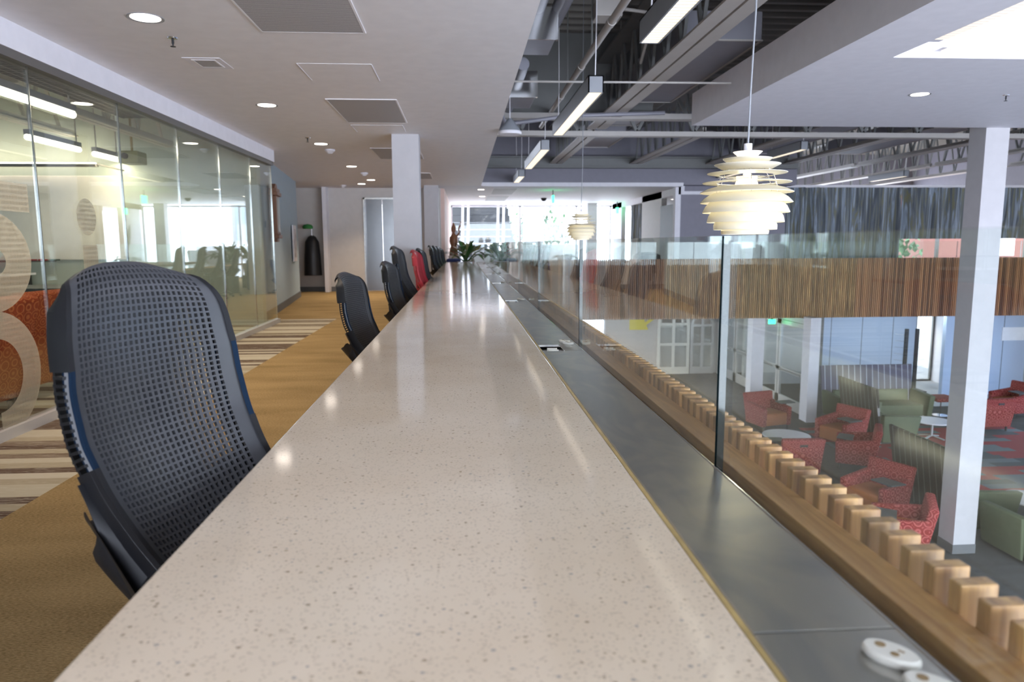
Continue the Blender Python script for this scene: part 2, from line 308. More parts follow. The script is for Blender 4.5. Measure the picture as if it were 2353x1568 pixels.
# ------------------------------------------------------------ mesh helpers
class MB:
    def __init__(s): s.v = []; s.f = []; s.mi = []
    def add(s, vs, fs, mi=0):
        n = len(s.v); s.v += [tuple(v) for v in vs]; s.f += [tuple(i+n for i in f) for f in fs]; s.mi += [mi]*len(fs); return s
    def box(s, x0, x1, y0, y1, z0, z1, mi=0):
        vs = [(x, y, z) for z in (z0, z1) for y in (y0, y1) for x in (x0, x1)]
        return s.add(vs, [(0, 2, 3, 1), (4, 5, 7, 6), (0, 1, 5, 4), (2, 6, 7, 3), (0, 4, 6, 2), (1, 3, 7, 5)], mi)
    def hexa(s, p, mi=0):      # p: 4 bottom + 4 top points, both counterclockwise
        return s.add(p, [(3, 2, 1, 0), (4, 5, 6, 7), (0, 1, 5, 4), (1, 2, 6, 5), (2, 3, 7, 6), (3, 0, 4, 7)], mi)
    def bar(s, a, b, wd, ht=None, up=(0, 0, 1), mi=0):
        a, b = Vector(a), Vector(b); ht = ht or wd; d = (b-a).normalized(); u = Vector(up)
        if abs(d.dot(u)) > .98: u = Vector((1, 0, 0))
        x = d.cross(u).normalized()*wd/2; y = x.cross(d).normalized()*ht/2
        return s.hexa([a-x-y, a+x-y, a+x+y, a-x+y, b-x-y, b+x-y, b+x+y, b-x+y], mi)
    def tube(s, pts, r, n=10, mi=0, caps=True):
        pts = [Vector(p) for p in pts]; rr = r if isinstance(r, (list, tuple)) else [r]*len(pts)
        rings = []; ref = None
        for i, p in enumerate(pts):
            d = (pts[min(i+1, len(pts)-1)]-pts[max(i-1, 0)]).normalized()
            if ref is None: ref = Vector((0, 0, 1)) if abs(d.z) < .9 else Vector((1, 0, 0))
            x = d.cross(ref).normalized(); y = x.cross(d).normalized(); ref = y
            rings.append([p+x*math.cos(2*PI*k/n)*rr[i]+y*math.sin(2*PI*k/n)*rr[i] for k in range(n)])
        vs = [v for rg in rings for v in rg]; fs = []
        for i in range(len(pts)-1):
            for k in range(n):
                fs.append((i*n+k, i*n+(k+1) % n, (i+1)*n+(k+1) % n, (i+1)*n+k))
        if caps: fs += [tuple(range(n-1, -1, -1)), tuple((len(pts)-1)*n+k for k in range(n))]
        return s.add(vs, fs, mi)
    def lathe(s, prof, c=(0, 0, 0), n=32, mi=0):
        vs = []; fs = []
        for r, z in prof:
            vs += [(c[0]+max(r, 1e-4)*math.cos(2*PI*k/n), c[1]+max(r, 1e-4)*math.sin(2*PI*k/n), c[2]+z) for k in range(n)]
        for i in range(len(prof)-1):
            for k in range(n): fs.append((i*n+k, i*n+(k+1) % n, (i+1)*n+(k+1) % n, (i+1)*n+k))
        return s.add(vs, fs, mi)
    def prism(s, poly, axis, a, b, mi=0):   # poly of 2-D points extruded along axis from a to b
        def P(u, v, w): return {0: (w, u, v), 1: (u, w, v), 2: (u, v, w)}[axis]
        n = len(poly); vs = [P(u, v, a) for u, v in poly]+[P(u, v, b) for u, v in poly]
        fs = [tuple(range(n-1, -1, -1)), tuple(range(n, 2*n))]+[(i, (i+1) % n, n+(i+1) % n, n+i) for i in range(n)]
        return s.add(vs, fs, mi)
    def grid(s, pts, nu, nv, mi=0, wrap=False):     # pts row-major nv rows of nu
        fs = []
        for j in range(nv-1):
            for i in range(nu if wrap else nu-1):
                i2 = (i+1) % nu; fs.append((j*nu+i, j*nu+i2, (j+1)*nu+i2, (j+1)*nu+i))
        return s.add(pts, fs, mi)
    def mesh(s, name, mats, smooth=False, bevel=0., seg=2, recalc=True):
        me = bpy.data.meshes.new(name); me.from_pydata(s.v, [], s.f)
        for m in (mats if isinstance(mats, (list, tuple)) else [mats]): me.materials.append(m)
        me.polygons.foreach_set('material_index', s.mi)
        if bevel or recalc:
            bm = bmesh.new(); bm.from_mesh(me)
            bmesh.ops.recalc_face_normals(bm, faces=bm.faces)
            if bevel: bmesh.ops.bevel(bm, geom=list(bm.edges), offset=bevel, segments=seg, profile=.5, affect='EDGES', clamp_overlap=True)
            bm.to_mesh(me); bm.free()
        if smooth:
            me.polygons.foreach_set('use_smooth', [True]*len(me.polygons))
            try: me.set_sharp_from_angle(angle=math.radians(38))
            except Exception: pass
        me.update(); return me
    def obj(s, name, mats, parent=None, smooth=False, bevel=0., seg=2, loc=None, recalc=True):
        o = bpy.data.objects.new(name, s.mesh(name, mats, smooth, bevel, seg, recalc)); COL.objects.link(o)
        if parent: o.parent = parent
        if loc: o.location = loc
        return o
def tag(o, label=None, cat=None, group=None, kind=None):
    if label: o['label'] = label
    if cat: o['category'] = cat
    if group: o['group'] = group
    if kind: o['kind'] = kind
    return o
def empty(name, loc=(0, 0, 0), rz=0., label=None, cat=None, group=None):
    o = bpy.data.objects.new(name, None); COL.objects.link(o); o.location = loc; o.rotation_euler = (0, 0, rz)
    o.empty_display_size = .1; return tag(o, label, cat, group)
def kids(o): return [c for c in bpy.data.objects if c.parent == o]
def copy_tree(o, loc=None, rz=None, label=None, parent=None, known=None):
    ch = kids(o); c = o.copy(); COL.objects.link(c); c.parent = parent
    if loc is not None: c.location = loc
    if rz is not None: c.rotation_euler = (0, 0, rz)
    if label: c['label'] = label
    for k in ch: copy_tree(k, parent=c)
    return c
def struct(name, mb, m, **kw):
    return tag(mb.obj(name, m, **kw), kind='structure')
def sbox(name, x0, x1, y0, y1, z0, z1, m, **kw):
    return struct(name, MB().box(x0, x1, y0, y1, z0, z1), m, **kw)

def text_mesh(name, curve):        # lettering as a plain mesh
    t_ = bpy.data.objects.new('tmp', curve); COL.objects.link(t_)
    dg = bpy.context.evaluated_depsgraph_get(); me = bpy.data.meshes.new_from_object(t_.evaluated_get(dg))
    bpy.data.objects.remove(t_); o = bpy.data.objects.new(name, me); COL.objects.link(o); return o
# ------------------------------------------------------------ shell: floors
LOW = -3.4
sbox('floor', -2.05, .53, -5, 18.5, -.12, 0, M['carpet'])
sbox('floor_striped_band', -9.2, -2.05, -5, 11.9, -.12, 0, M['carpetstripe'])
sbox('floor_corridor', -7, -2.05, 11.9, 18.5, -.12, 0, M['carpet'])
sbox('floor_far', -7, 17, 18.5, 26.8, -.12, 0, M['carpet'])
sbox('floor_lower', -2, 22, -5, 27.2, LOW-.1, LOW, M['lowcarpet'])
sbox('floor_lower_patch', 8.3, 13.6, 12.3, 17.2, LOW, LOW+.006, M['patch'])
sbox('floor_lower_far', 13.2, 22, 19.2, 27.0, LOW, LOW+.005, M['concrete'])
sbox('ceiling_lower', 0.3, 17, 18.62, 27, -.78, -.70, M['white'])
# ------------------------------------------------------------ ceilings
sbox('ceiling', -2.82, .47, -5, 18.1, 2.60, 2.68, M['ceil'])
sbox('ceiling_corridor', -7, -2.82, 11.46, 18.1, 2.60, 2.68, M['ceil'])
sbox('ceiling_far', -7, 5.5, 18.1, 26.8, 2.60, 2.68, M['white'])
sbox('wall_bulkhead', .47, 8.4, 18.12, 18.55, 2.63, 4.4, M['wallpurple'])
sbox('wall_far_back', 5.5, 17, 26.8, 26.95, 2.95, 4.5, M['wallpurple'])
sbox('wall_far_back_low', 5.65, 13, 26.8, 26.95, 2.4, 2.95, M['wallpurple'])
struct('wall_left_soffit', MB().box(-2.98, -2.82, -5, 11.45, 2.43, 2.70), M['white'])
# right dropped soffit with the skylight well
mb = MB()
X0, X1, Y0, Y1, z0, z1 = 3.07, 17, -5, 9.82, 2.75, 3.16
hx0, hx1, hy0, hy1 = 3.66, 7.1, -1.0, 6.19
for a in ((X0, hx0, Y0, Y1), (hx1, X1, Y0, Y1), (hx0, hx1, Y0, hy0), (hx0, hx1, hy1, Y1)): mb.box(*a, z0, z1)
struct('ceiling_right_soffit', mb, M['white'])
mb = MB()
for a in ((hx0-.08, hx0, hy0-.08, hy1+.08), (hx1, hx1+.08, hy0-.08, hy1+.08), (hx0, hx1, hy0-.08, hy0), (hx0, hx1, hy1, hy1+.08)): mb.box(*a, z1, 4.45)
struct('wall_skylight_well', mb, M['white'])
# corrugated deck
mb = MB(); dp = .30
def deck(x0, x1, y0, y1, z):
    y = y0
    while y < y1:
        vs = []; prof = [(0, .0), (.09, .0), (.12, .07), (.27, .07), (.30, .0)]
        for yy, zz in prof: vs += [(x0, y+yy, z+zz), (x1, y+yy, z+zz)]
        mb.add(vs, [(2*i, 2*i+1, 2*i+3, 2*i+2) for i in range(4)]); y += dp
deck(-3, hx0, -5, 27, 4.42); deck(hx1, 17, -5, 27, 4.42); deck(hx0, hx1, -5, hy0, 4.42); deck(hx0, hx1, hy1, 27, 4.42)
mb.box(-3, hx0, -5, 27, 4.5, 4.55).box(hx1, 17, -5, 27, 4.5, 4.55).box(hx0, hx1, -5, hy0, 4.5, 4.55).box(hx0, hx1, hy1, 27, 4.5, 4.55)
struct('ceiling_roof_deck', mb, M['deck'], recalc=False)
sbox('wall_near_plenum', -3, 17, -5.1, -5.0, 2.75, 4.5, M['joistd'])
sbox('wall_plenum', -3.1, -3.0, -5, 18.1, 2.7, 4.5, M['joistd'])
# ------------------------------------------------------------ walls
sbox('wall_elevator', -7, -2.50, 18.9, 19.05, 0, 2.6, M['wallwarm'])
sbox('wall_elevator_right', -1.58, -.55, 18.9, 19.05, 0, 2.6, M['wallwarm'])
sbox('wall_elevator_head', -2.5, -1.58, 18.9, 19.05, 2.36, 2.6, M['wallwarm'])
sbox('wall_corridor_return', -3.46, -3.36, 18.55, 18.9, 0, 2.6, M['white'])
struct('wall_blue', MB().prism([(-3.10, 11.5), (-3.75, 17.06), (-3.9, 17.06), (-3.25, 11.5)], 2, 0, 2.6), M['blue'])
struct('baseboard_blue', MB().prism([(-3.085, 11.5), (-3.735, 17.07), (-3.75, 17.07), (-3.10, 11.5)], 2, 0, .13), M['base'])
sbox('wall_corridor_end', -7, -3.9, 17.06, 17.1, 0, 2.6, M['wallwarm'])
sbox('baseboard_elevator', -6, -2.52, 18.87, 18.9, 0, .12, M['base'])
sbox('wall_room_back', -9.2, -3.0, 11.1, 11.3, 0, 4.0, M['green'])
sbox('wall_room_left', -9.2, -9.1, -5, 11.1, 0, 4.0, M['green'])
sbox('wall_room_near', -9.2, -3.0, -5.1, -5, 0, 4.0, M['green'])
sbox('ceiling_room', -9.2, -2.98, -5, 11.2, 3.72, 3.82, M['joistd'])
sbox('wall_room_upper', -3.0, -2.98, -5, 11.2, 2.7, 3.8, M['green'])
sbox('wall_far_left', -.60, -.45, 19.05, 26.6, 0, 2.6, M['pink'])
sbox('wall_far_right', 5.5, 5.65, 20.1, 22.3, 0, 2.6, M['wallwarm'])
sbox('wall_far_right_end', 5.5, 5.65, 25.2, 26.8, 0, 2.6, M['white'])
sbox('wall_far_right_head', 5.5, 5.65, 18.5, 26.8, 2.42, 2.75, M['white'])
sbox('wall_far_right_return', 7.2, 7.3, 18.5, 26.8, 0, 2.6, M['joistd'])
sbox('ceiling_side_room', 5.65, 7.2, 18.5, 26.8, 2.42, 2.5, M['white'])
sbox('wall_gallery', 5.5, 8.35, 18.56, 18.68, 0, 4.4, M['wallpurple'])
sbox('trim_opening', 5.42, 5.56, 18.50, 18.70, 0, 2.62, M['white'])
sbox('trim_opening_head', .5, 5.42, 18.09, 18.12, 2.585, 2.63, M['white'])
sbox('wall_east_upper', 16.9, 17.05, 9.5, 19.6, -.8, 4.5, M['wallwarm'])
sbox('wall_east_top', 16.9, 17.05, 19.6, 27, 2.66, 4.5, M['wallpurple'])
sbox('wall_east_lower', 16.9, 17.05, 19.5, 27, LOW, -.8, M['wallwarm'])
mb = MB()
for y in (9.5, 11.5, 13.5, 15.5, 17.5, 19.4): mb.box(16.9, 17.0, y, y+.07, LOW, -.8)
struct('window_21', mb, M['frame'])
sbox('wall_east_near', 16.9, 17.05, -5, 9.5, -.8, 4.5, M['wallwarm'])
MB().box(16.94, 16.95, -5, 19.4, LOW, -.8).obj('pane', M['tinted'], bpy.data.objects['window_21'])
sbox('wall_lower_back', 11.66, 14.85, 22.8, 23.0, LOW, -.7, M['panel'])
sbox('wall_lower_back_beige', 9.1, 11.66, 22.8, 23.0, LOW, -.7, M['wallwarm'])
sbox('wall_lower_back_left', 0, 3.9, 25.0, 25.15, LOW, -.7, M['wallwarm'])
sbox('wall_lower_back_mid', 4.95, 9.0, 25.0, 25.15, LOW, -.7, M['wallwarm'])
sbox('wall_lower_window_sill', 3.9, 4.95, 25.0, 25.15, LOW, -2.2, M['wallwarm'])
sbox('wall_lower_back_vestibule', 9.0, 11.2, 25.0, 25.15, LOW, -.7, M['wallwarm'])
sbox('wall_lower_right', 14.35, 17.0, 20.6, 20.75, LOW, -.7, M['panel'])
sbox('wall_lower_recess', 15.52, 15.62, 20.75, 22.95, LOW, -.7, M['white'])
sbox('wall_dark_recess', 11.15, 11.66, 22.70, 22.78, LOW, -.7, M['joistd'])
sbox('wall_under_gallery', -.3, 0.0, -5, 18.5, LOW, -.12, M['wallwarm'])
sbox('wall_slab_edge', .505, .54, -5, 18.4, -.76, -.0, M['wallwarm'])
# far end glazing
mb = MB()
for x in (-.42, 2.05, 4.1, 5.35): mb.box(x, x+.06, 26.5, 26.6, 0, 2.55)
for z in (0, 2.50): mb.box(-.42, 5.45, 26.5, 26.6, z, z+.06)
fr = struct('window_1', mb, M['white'])
tag(MB().box(-.40, 5.4, 26.54, 26.55, .05, 2.52).obj('pane', M['glassfar'], fr))
mb = MB()
for x in (3.9, 4.92): mb.box(x-.03, x+.03, 24.97, 25.12, -2.2, -.75)
mb.box(3.9, 4.92, 24.97, 25.12, -2.23, -2.17)
fr = struct('window_2', mb, M['white']); MB().box(3.93, 4.89, 25.05, 25.06, -2.2, -.76).obj('pane', M['glassfar'], fr)
mb = MB()
for x in (14.86, 15.46): mb.box(x, x+.05, 22.85, 22.93, LOW, -.75)
mb.box(14.86, 15.5, 22.85, 22.93, LOW, LOW+.06)
fr = struct('window_3', mb, M['frame']); MB().box(14.91, 15.46, 22.88, 22.89, LOW+.06, -.76).obj('pane', M['glassfar'], fr)
# columns
def column(name, x0, x1, y0, y1, z0, z1, m=None, base=None):
    c = sbox(name, x0, x1, y0, y1, z0, z1, m or M['white'])
    if base: MB().box(x0-.008, x1+.008, y0-.008, y1+.008, z0, z0+base).obj('baseboard', M['base'], c)
    return c
column('column', -.895, -.55, 9.69, 10.03, 0, 2.6, m=M['colpaint'])
column('column', -.92, -.575, 18.0, 18.35, 0, 2.6, m=M['colpaint'])
sbox('wall_corridor_far_left', -7.1, -7.0, 11.3, 19.05, 0, 2.6, M['wallwarm'])
column('column', 7.20, 7.54, 9.82, 10.16, LOW, 3.3, m=M['colpaint'], base=.14)
column('column', 7.78, 8.12, 19.0, 19.34, LOW, -.7)
column('column', 8.75, 9.02, 17.7, 18.1, LOW, -.7)
column('column', 4.45, 4.8, 26.0, 26.35, 0, 2.6)

# elevator
el = tag(MB().box(-2.46, -2.035, 18.97, 18.99, .01, 2.32).box(-2.03, -1.62, 18.97, 18.99, .01, 2.32).obj('elevator_door', M['elev']), 'brushed steel elevator doors set into the corridor end wall', 'elevator door')
MB().box(-2.50, -2.46, 18.86, 19.0, 0, 2.36).box(-1.62, -1.58, 18.86, 19.0, 0, 2.36).box(-2.5, -1.58, 18.86, 19.0, 2.32, 2.36).obj('door_frame', M['steel'], el)

# left partition: panes between joints, top and bottom channels
js = [-2.4, -1.13, .14, 1.41, 2.68, 3.95, 5.22, 6.49, 7.76, 9.03, 10.30, 11.40]
for i in range(len(js)-1):
    p = MB().box(-2.876, -2.864, js[i]+.004, js[i+1]-.004, .06, 2.39)
    p.mi = [0, 0, 1, 1, 0, 0]
    tag(p.obj('window_%d' % (i+4), [M['glassleft'], M['chrome']]), kind='structure')
sbox('trim_glass_head', -2.93, -2.83, -5, 11.42, 2.375, 2.432, M['frame'])
sbox('trim_glass_sill', -2.91, -2.83, -5, 11.42, 0, .065, M['alu'])

# ------------------------------------------------------------ counter
c = tag(MB().box(-.432, .322, -.7, 18.0, .712, .75).obj('counter', M['quartz'], bevel=.004, seg=2), 'long cream speckled stone counter running away beside the glass guard', 'counter')
MB().box(.322, .3295, -.7, 18.0, .72, .7495).obj('sealant_line', M['caulk'], c)
for i in range(8):
    y = -.4+i*2.6
    MB().box(.0, .30, y, y+.05, 0, .70).obj('support_panel', M['base'], c)
MB().box(.33, .50, -.7, 18.0, .0, .68).obj('back_panel', M['base'], c)
# steel raceway strip with hatches
hatches = [(.455, .772), (3.02, 3.34), (5.62, 5.94), (8.22, 8.54), (10.82, 11.14), (13.42, 13.74), (16.02, 16.34)]
st = empty('steel_raceway', (.418, 0, .72), 0, 'brushed steel raceway strip between stone counter and glass guard', 'raceway')
def plate(y0, y1, name='cover_plate', x0=.3325, x1=.504): 
    MB().box(x0-.418, x1-.418, y0, y1, .018, .0285).obj(name, M['steel'], st, bevel=.0012, seg=1)
ys = -.7
for a, b in hatches:
    plate(ys, a-.003); ys = b+.003
plate(ys, 18.0)
MB().box(.331-.418, .3335-.418, -.7, 18, .0, .0265).box(.5035-.418, .506-.418, -.7, 18, 0, .0305).obj('edge_trim', M['chrome'], st)
for a, b in hatches:
    m_ = (a+b)/2
    h = MB().box(.3325-.418, .504-.418, m_+.03, b, .018, .0285).box(.425-.418, .504-.418, a, m_+.03, .018, .0285).obj('hatch_plate', M['steel'], st, bevel=.001, seg=1)
    MB().box(.338-.418, .425-.418, a+.006, m_+.026, .0, .008).obj('recess_tray', M['steeldark'], h)
    MB().box(.421-.418, .4255-.418, a+.005, m_+.03, .008, .030).obj('recess_lip', M['chrome'], h)
    for q, (gx, gy) in enumerate(((.460, b-.062), (.468, b-.125))):
        e = MB().lathe([(0, 0), (.028, 0), (.0305, .003), (.0305, .008), (.028, .011), (.0001, .011)], n=28)
        e.v = [(x*.62, y, z) for x, y, z in e.v]; ob = e.obj('outlet', M['cream'], st, smooth=True, loc=(gx-.418, gy, .0285))
        ob.rotation_euler = (0, 0, math.radians(38))
        MB().lathe([(0, 0), (.0058, 0), (.0058, .0006), (0, .0006)], c=(.003, .013, .011), n=14).lathe([(0, 0), (.0045, 0), (.0045, .0006), (0, .0006)], c=(-.006, -.006, .011), n=12).box(.003, .0055, -.012, -.005, .011, .0116).obj('socket_hole', M['brown'], ob)
    for q in range(2):
        MB().tube([(.362-.418, a+.05+.05*q, .016), (.405-.418, a+.05+.05*q, .016)], .011, 12).obj('plug', M['cream'], st, smooth=True)

# ------------------------------------------------------------ glass guard panels
gj = [-.36]+[1.402+1.757*k for k in range(10)]
names = ['nearest to the brushed steel outlet hatch end', 'second from the near end', 'third', 'fourth', 'fifth', 'sixth', 'seventh', 'eighth', 'ninth', 'tenth']
for i in range(len(gj)-1):
    p = MB().box(.5075, .5215, gj[i]+.006, min(gj[i+1], 18.1)-.006, .64, 1.213); p.mi = [1, 2, 1, 1, 0, 0]
    o = p.obj('glass_guard_panel', [M['glass'], M['glassedge'], M['glasstop']])
    lab = ['clear glass guard panel at the near end beside the steel raceway', 'clear glass guard panel second from the near end, dark edge by the pendant lamp'][i] if i < 2 else 'clear glass guard panel, %s along the counter from the near end' % names[i]
    tag(o, lab, 'glass panel', 'glass guard panels along the counter')
for i in range(9):
    x0 = .62+1.757*i
    p = MB().box(x0+.006, x0+1.751, 18.352, 18.366, .64, 1.213); p.mi = [1, 2, 0, 0, 1, 1]
    if x0 > 15: break
    tag(p.obj('glass_guard_panel', [M['glass'], M['glassedge'], M['glasstop']]), 'clear glass guard panel on the far gallery rail, %s from the counter' % ['first', 'second', 'third', 'fourth', 'fifth', 'sixth', 'seventh', 'eighth', 'ninth'][i], 'glass panel', 'glass guard panels on the far gallery')

# ------------------------------------------------------------ slatted wood screens
near = empty('slat_screen', (.60, 0, 0), 0, 'wooden slat screen with rail board just outside the glass beside the counter', 'slat screen')
MB().box(.537-.60, .5965-.60, -.7, 18.3, .70, .7505).obj('rail_board', M['board'], near, bevel=.002, seg=2)
slat_me = MB().box(0, .049, -.0115, .0115, -.76, .787).mesh('slat', M['slat'], bevel=.0022, seg=2)
i = 0; y = .30
while i < 100:
    o = bpy.data.objects.new('slat', slat_me); COL.objects.link(o); o.parent = near; o.location = (-.0035, y, 0); y += .0505; i += 1
mb = MB()
while y < 18.2: mb.box(-.0035, .0455, y-.0115, y+.0115, -.76, .787); y += .0505
tag(mb.obj('slat_run', M['slatrun'], near), kind='stuff')
far = empty('slat_screen', (0, 18.4, 0), 0, 'wooden slat screen cladding the far gallery edge above the lower lounge', 'slat screen')
MB().box(.6, 16.9, .02, .08, .70, .7505).box(.6, 16.9, .06, .16, -.74, .70).obj('rail_board', M['board'], far)
i = 0; x = 5.2
slat2 = MB().box(-.0145, .0145, -.049, 0, -.76, .787).mesh('slat', M['slat'])
while i < 100:
    o = bpy.data.objects.new('slat', slat2); COL.objects.link(o); o.parent = far; o.location = (x, 0, 0); x += .0505; i += 1
mb = MB(); xx = x
while xx < 16.85: mb.box(xx-.0145, xx+.0145, -.049, 0, -.76, .787); xx += .0505
xx = .66
while xx < 5.17: mb.box(xx-.0145, xx+.0145, -.049, 0, -.76, .787); xx += .0505
tag(mb.obj('slat_run', M['slatrun'], far), kind='stuff')
# ------------------------------------------------------------ downlights (each with its own lamp)
def spot(name, loc, power, ang=110, col=(1, .84, .68), rad=.06, parent=None, blend=.8):
    l = bpy.data.lights.new(name, 'SPOT'); l.energy = power; l.spot_size = math.radians(ang); l.spot_blend = blend
    l.color = col; l.shadow_soft_size = .085
    o = bpy.data.objects.new(name, l); COL.objects.link(o); o.location = loc
    if parent: o.parent = parent
    return o
dl_ring = MB().lathe([(.088, .03), (.088, 0), (.108, -.004), (.108, .0), (.088, .004)], n=36).mesh('ring', M['fixture'], smooth=True)
dl_lamp = MB().lathe([(0.0001, .012), (.087, .012)], n=36).mesh('lamp', M['lamp'], recalc=False)
def downlight(x, y, z, label, group, power=18, ang=110):
    e = empty('downlight', (x, y, z), 0, label, 'downlight', group)
    for n_, me in (('trim_ring', dl_ring), ('lamp', dl_lamp)):
        o = bpy.data.objects.new(n_, me); COL.objects.link(o); o.parent = e
        if n_ == 'lamp': o.location = (0, 0, -.014)
    if power: spot('downlight_beam', (0, 0, -.03), power, ang, parent=e)
    return e
ordn = ['first', 'second', 'third', 'fourth', 'fifth', 'sixth', 'seventh', 'eighth']
for i, (x, y) in enumerate([(-1.95, 4.89), (-1.965, 7.78), (-1.975, 10.68), (-2.0, 13.7), (-2.0, 16.55), (-2.35, 17.6)]):
    downlight(x, y, 2.6, 'round warm downlight in the left gallery ceiling, %s along the corridor' % (ordn[i] if i else 'largest and first'), 'downlights over the corridor', 52)
for i, (x, y) in enumerate([(.5, 19.4), (.6, 22.2)]):
    downlight(x, y, 2.6, 'small round downlight in the bright far ceiling, %s the window wall' % ('away from' if i == 0 else 'nearer'), 'downlights in the far ceiling', 8)
downlight(4.86, 7.68, 2.75, 'round warm downlight in the dropped soffit below the skylight', None, 16)
downlight(6.0, 20.6, 2.42, 'round downlight over the side doorway beyond the gallery opening', None, 10)
for i, (x, y) in enumerate([(2.5, 21.5), (6.5, 21.5), (14.5, 23.5), (4.6, 23.0)]):  # hidden lamps added to light the rooms under the far gallery
    downlight(x, y, -.78, 'added unseen downlight in the ceiling beneath the far gallery, %s in its row' % ordn[i], 'added downlights beneath the far gallery', 60, 140)

for i, x in enumerate((7.4, 12.6, 14.0)):  # glowing panels added out of view to brighten the lower back wall
    e = empty('added_light_panel', (x, 21.0, -.80), 0, 'added square light panel, out of view in the ceiling beneath the far gallery, %s from the doors' % ('above' if i == 0 else ordn[i-1]), 'light panel', 'added light panels beneath the far gallery')
    MB().box(-.3, .3, -.3, .3, 0, .005).obj('lens', emit('added_panel_lamp_%d' % i, (.82, .91, 1), 5.0), e); MB().box(-.33, .33, -.33, .33, .005, .02).obj('frame', M['white'], e)

# ------------------------------------------------------------ ceiling grilles, hatches, heads
def grille(x0, x1, y0, y1, z, label, m=None, name='ceiling_grille'):
    e = empty(name, ((x0+x1)/2, (y0+y1)/2, z), 0, label, 'ceiling vent', 'ceiling grilles')
    a, b = (x1-x0)/2, (y1-y0)/2
    MB().box(-a, a, -b, b, -.006, -.001).obj('grille_panel', m or M['perf'], e)
    MB().box(-a-.014, a+.014, -b-.014, -b, -.007, 0).box(-a-.014, a+.014, b, b+.014, -.007, 0).box(-a-.014, -a, -b, b, -.007, 0).box(a, a+.014, -b, b, -.007, 0).obj('grille_frame', M['ceil'], e)
    return e
grille(-1.30, -.64, 3.9, 5.13, 2.6, 'largest perforated return grille at the near edge of the left ceiling')
grille(-1.30, -.64, 7.42, 8.78, 2.6, 'grey perforated return grille in the ceiling before the first column')
grille(-1.33, -.64, 11.1, 12.45, 2.6, 'perforated return grille partly hidden behind the first column')
grille(-1.33, -.64, 14.9, 16.2, 2.6, 'perforated return grille near the second column')
for k, (a, b) in enumerate([(.82, 1.42), (.75, 1.40)]):
    grille(a, b, 18.9 if k == 0 else 22.0, 21.2 if k == 0 else 24.4, 2.6, 'grey grille in the bright far ceiling, %s the window wall' % ('farther from' if k == 0 else 'closer to'))
d = grille(-2.03, -1.88, 5.93, 6.14, 2.6, 'small square white diffuser between the first two corridor downlights', name='ceiling_diffuser')
MB().box(-.14, .14, -.17, .17, -.004, -.0005).obj('diffuser_plate', M['white'], d)
def access(x0, x1, y0, y1, label):
    e = tag(MB().box(x0, x1, y0, y1, 2.597, 2.5995).obj('access_panel', M['ceil']), label, 'access panel', 'ceiling access panels')
    for xb in (x0-.005, x1): MB().box(xb, xb+.005, y0, y1, 2.594, 2.5995).obj('edge_bead', M['white'], e)
access(-1.27, -.70, 6.0, 6.58, 'flush white access panel in the ceiling between two grilles')
access(-1.30, -.70, 8.98, 9.5, 'flush white access panel in the ceiling just before the first column')
def sprinkler(x, y, z, label):
    e = empty('fire_sprinkler', (x, y, z), 0, label, 'sprinkler', 'sprinkler heads')
    MB().lathe([(0, 0), (.036, 0), (.033, -.008), (.012, -.012), (0, -.012)], n=20).obj('escutcheon', M['chrome'], e, smooth=True)
    MB().lathe([(0, -.01), (.008, -.01), (.008, -.035), (.004, -.05), (.004, -.056), (.018, -.057), (.018, -.060), (0, -.060)], n=14).obj('deflector', M['black'], e, smooth=True)
sprinkler(-1.955, 5.33, 2.6, 'sprinkler head in the left ceiling beside the largest downlight')
sprinkler(-2.03, 10.05, 2.6, 'sprinkler head in the left ceiling near the third downlight')
sprinkler(5.82, 7.68, 2.75, 'sprinkler head in the soffit below the skylight')
def detector(x, y, label):
    tag(MB().lathe([(0, 0), (.075, 0), (.075, -.02), (.055, -.035), (.03, -.06), (0, -.062)], n=24, c=(x, y, 2.6)).obj('smoke_detector', M['white'], smooth=True), label, 'smoke detector', 'smoke detectors on the left ceiling')
detector(-1.96, 11.3, 'white smoke detector beside the third corridor downlight')
detector(-1.93, 14.9, 'white smoke detector beyond the fourth corridor downlight')
detector(-2.84, 18.0, 'white smoke detector close to the elevator wall')
for x, y, lb in ((2.55, 23.0, 'dark dome camera on the bright far ceiling'),):
    tag(MB().lathe([(0, 0), (.09, 0), (.09, -.03), (.05, -.09), (0, -.10)], n=20, c=(x, y, 2.6)).obj('dome_camera', M['black'], smooth=True), lb, 'camera')
# speaker hung at the ceiling edge
sp = empty('ceiling_speaker', (.60, 9.2, 2.53), 0, 'white conical speaker hanging at the edge of the left ceiling', 'speaker')
MB().lathe([(0, 0), (.135, 0), (.145, .012), (.14, .035), (.135, .04)], n=36).obj('speaker_grille', M['white'], sp, smooth=True)
MB().lathe([(.135, .04), (.125, .06), (.04, .17), (.025, .19), (0, .19)], n=36).obj('housing', M['fixture'], sp, smooth=True)
MB().tube([(0, 0, .18), (0, 0, 1.5)], .006).obj('cable', M['white'], sp)
